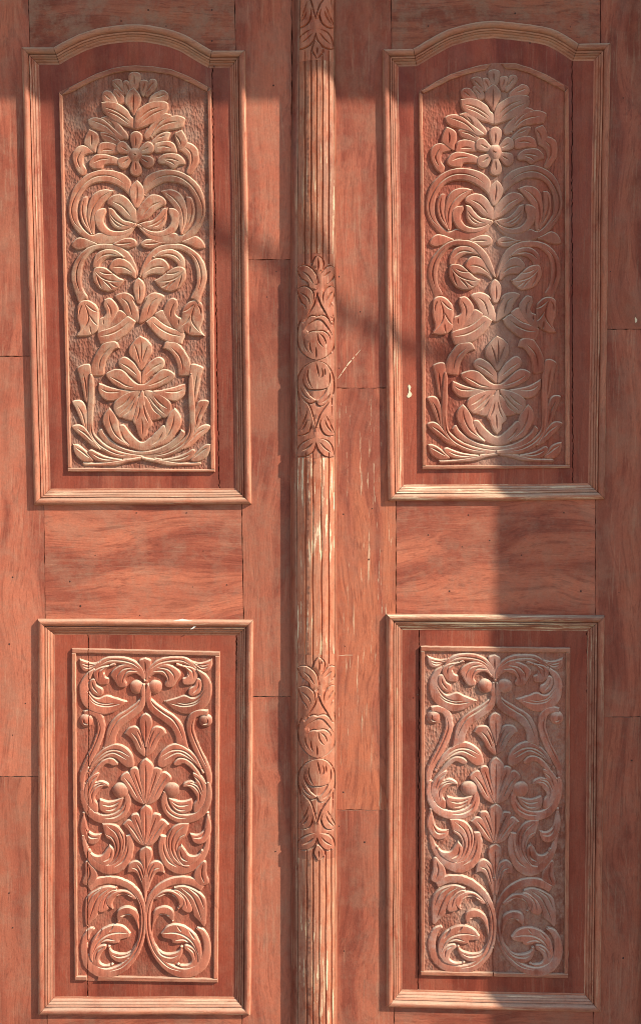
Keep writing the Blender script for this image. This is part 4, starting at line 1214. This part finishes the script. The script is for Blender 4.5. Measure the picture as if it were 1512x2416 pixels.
def xl_(y):
    return float(np.interp(y, [-90, 0, 500, 1200, 2000, 2700], [709, 708.5, 702, 701, 703, 704]))


def xr_(y):
    return float(np.interp(y, [-90, 0, 500, 1200, 2000, 2700], [786, 786.5, 789, 790, 790.5, 791]))


sections = [('leaf_motif', -90, 140), ('flute_section', 140, 597), ('leaf_motif', 597, 1080), ('flute_section', 1080, 1546), ('leaf_motif', 1546, 2030), ('flute_section', 2030, BOT)]
ST = 57.0
# flanks: one long bar under the face
ys = np.arange(-90, BOT, 30.0)
FL = [(-17, 0.0), (-15.8, 10), (-13, 13), (-11.5, 20), (-7, 25), (-3.2, 28.5), (-0.4, ST - 26.8)]
FR = [(0.4, ST - 26.8), (2.4, 24), (3.8, 16), (4.6, 8), (5.4, 0)]
V, H, Wr, F = [], [], [], []
npf = len(FL) + len(FR)
for i, y in enumerate(ys):
    w1 = mnoise.noise((y * .01, 3, 1)) * .5
    for k, (u, h) in enumerate(FL):
        V.append((xl_(y) + u + w1, y)); H.append(h); Wr.append(.2 if k < 5 else .8)
    for k, (u, h) in enumerate(FR):
        V.append((xr_(y) + u + w1, y)); H.append(h); Wr.append(.8 if k < 1 else .3)
    if i:
        for k in range(npf - 1):
            a = (i - 1) * npf + k
            if k == len(FL) - 1:
                continue
            F.append((a, a + npf, a + npf + 1, a + 1))
W_ = to_world(np.array(V), np.array(H), 20.0)
a, b, c = (W_[F[10][k]] for k in range(3))
strip = mesh_obj('cover_strip', W_, F, M['flank'], RIGHT, Wr, 30)
ZF = [0.0]
for name, ya, yb in sections:
    loop = np.array([(xl_(y), y) for y in np.linspace(ya, yb, max(3, int((yb - ya) / 20)))] + [(xr_(y), y) for y in np.linspace(yb, ya, max(3, int((yb - ya) / 20)))])
    G = []
    if name == 'leaf_motif':
        for dy, dx, sy, end in MOTIFS:
            for gline in motif(dy, dx, sy, end):
                if gline[:, 1].max() > ya and gline[:, 1].min() < yb:
                    G.append((gline, 2.7, 7.5))
        for ff, fa, fb in (([719.5, 734, 761, 775], 116, 142), ([719.5, 734, 761, 775], 595, 620), ([721, 738, 758, 775.5], 1068, 1082), ([721, 738, 758, 775.5], 1544, 1566), ([723.5, 738, 768, 781], 2006, 2032)):
            for x in ff:
                if fb > ya + 1 and fa < yb - 1 and abs(fa - ya) < 40 or abs(fb - yb) < 40:
                    G.append((np.array([(x, fa + 1.5), (x, (fa + fb) / 2), (x, fb)], float), -2.4, 6.0))
    else:
        if ya < 500:
            fl = flutes([719.5, 734, 747, 761, 775], ya - 1, yb + 1, [(0,), (0, 0, 0, 0, 0)])
        elif ya < 1200:
            fl = flutes([721, 738, 758, 775.5], ya - 1, yb + 1, [(0,), (0,)])
        else:
            fl = flutes([723.5, 738, 753, 768, 781], ya - 1, BOT + 20, [(0,), (0,)])
        G = [(f, 2.6, 4.2) if False else (f, -2.6, 6.5) for f in fl]
    relief(name, loop, G, M['strip_worn' if (name == 'flute_section' and 900 < ya < 1500) else 'strip' if name == 'flute_section' else 'strip_motif'], strip, ST, 10.0, dome=0, R=3, grid=6.0, rstep=11.0, off=0.15, hfun=motif_h if name == 'leaf_motif' else strip_face, wob=.5, smooth=45, wearall=.5, wearedge=.3, href=ST)

# ------------------------------------------------------------------ small marks
def disc_mesh(name, r, h, mat):
    n = 10
    v = [(r * math.cos(6.2832 * i / n), 0, r * math.sin(6.2832 * i / n)) for i in range(n)]
    v += [(r * .75 * math.cos(6.2832 * i / n), -h, r * .75 * math.sin(6.2832 * i / n)) for i in range(n)]
    f = [(i, (i + 1) % n, n + (i + 1) % n, n + i) for i in range(n)] + [tuple(range(n, 2 * n))]
    me = bpy.data.meshes.new(name)
    me.from_pydata(v, [], f)
    me.materials.append(mat)
    return me


nail_me = disc_mesh('nail_head', 0.0019, 0.0004, M['nail'])
NAILS = [(286, 48), (190, 104), (350, 22), (500, 22), (392, 60), (500, 95), (505, 155), (30, 1362), (322, 1210), (480, 1300), (455, 1385), (535, 1380), (330, 1452),
         (225, 1310), (165, 1372), (190, 1430), (440, 1210), (22, 2108), (30, 2190), (30, 1735), (22, 1520), (60, 1660), (645, 200), (652, 640), (650, 2010), (630, 700),
         (800, 652), (800, 868), (850, 735), (810, 1213), (814, 1525), (810, 1870), (800, 1950), (860, 1988), (812, 2245), (1010, 1262), (1090, 1290), (1230, 1310),
         (1060, 1395), (1105, 1215), (1330, 1210), (1370, 1395), (1155, 1275), (1010, 60), (1080, 80), (1250, 100), (1215, 30), (1345, 62), (1470, 230), (1460, 1398),
         (1490, 1795), (1470, 2262), (985, 1640), (1440, 640), (900, 1300), (870, 1320), (878, 1200)]
for (x, y) in NAILS:
    par = LEFT if x < 690 else RIGHT
    o = bpy.data.objects.new('nail_head', nail_me)
    COL.objects.link(o)
    w = to_world(np.array([[x, y]]), np.array([0.3]), 0)[0]
    o.parent = par
    o.matrix_parent_inverse = Matrix.Translation(-par.location)
    s = random.uniform(.6, 1.25)
    o.matrix_basis = Matrix.Translation(w) @ Matrix.Diagonal((s, 1, s * random.uniform(.8, 1.3), 1))


def flake(name, s, mat, parent, top, closed=True, w=None):
    if w:
        loop, _ = parse(stroke(s, w))
    else:
        p, c = parse(s)
        loop = smooth_closed(p, c, 2.0)
        loop = loop + rng.uniform(-.7, .7, loop.shape)
    relief(name, loop, [], M[mat], parent, top, top - .6, dome=0, grid=0, off=.15, smooth=0, wob=0, href=top)


for seg, wd in (('797,893 806,881', [.5, 1.6]), ('807,879 813,870 817,865', [1.4, 2.2, 1.2]), ('818,863 824,855 829,850', [1.6, 2.8, 1.6]), ('831,847 836,841', [1.8, 1.0]), ('839,838 845,831 851,824', [1.2, .8, .3])):
    flake('scratch', seg, 'cream', RIGHT, .5, w=wd)
flake('scratch', '798,1548 815,1546 832,1546', 'cream', RIGHT, .5, w=[.5, 1.0, .6])
flake('paint_chip', '963,908 969,912 967,922 972,930 965,938 960,934 964,924', 'cream', RIGHT, FH + 1.6)
flake('paint_chip', '1498,748 1501,750 1503,756 1500,761 1498,756', 'cream', RIGHT, .5)
flake('paint_chip', '396,1467 415,1464 430,1461 452,1465 468,1467 450,1469 425,1466 405,1470', 'white', LEFT, 13.6)
flake('paint_chip', '465,1468 468,1474 456,1483 450,1484 460,1476', 'white', LEFT, 12.6)

# a cable strung in front of the door throws the soft shadow band across both leaves
pts = smooth_open(np.array([(60, 150), (300, 352), (530, 553), (640, 603), (830, 752), (1030, 828), (1300, 905)], float), 60)
wp = to_world(pts, np.zeros(len(pts)), 0.0) + np.array(sun_dir) * 2.2
cv, cf = [], []
for i, p in enumerate(wp):
    for k in range(8):
        a_ = k * math.pi / 4
        cv.append((p[0], p[1] + 0.011 * math.cos(a_), p[2] + 0.011 * math.sin(a_)))
        if i:
            cf.append(((i - 1) * 8 + k, (i - 1) * 8 + (k + 1) % 8, i * 8 + (k + 1) % 8, i * 8 + k))
cable = mesh_obj('overhead_cable', cv, cf, M['nail'], None, None, 60)
cable['kind'] = 'structure'
cable['label'] = 'dark cable strung in front of the door, its soft shadow crossing both leaves'
cable['category'] = 'cable'
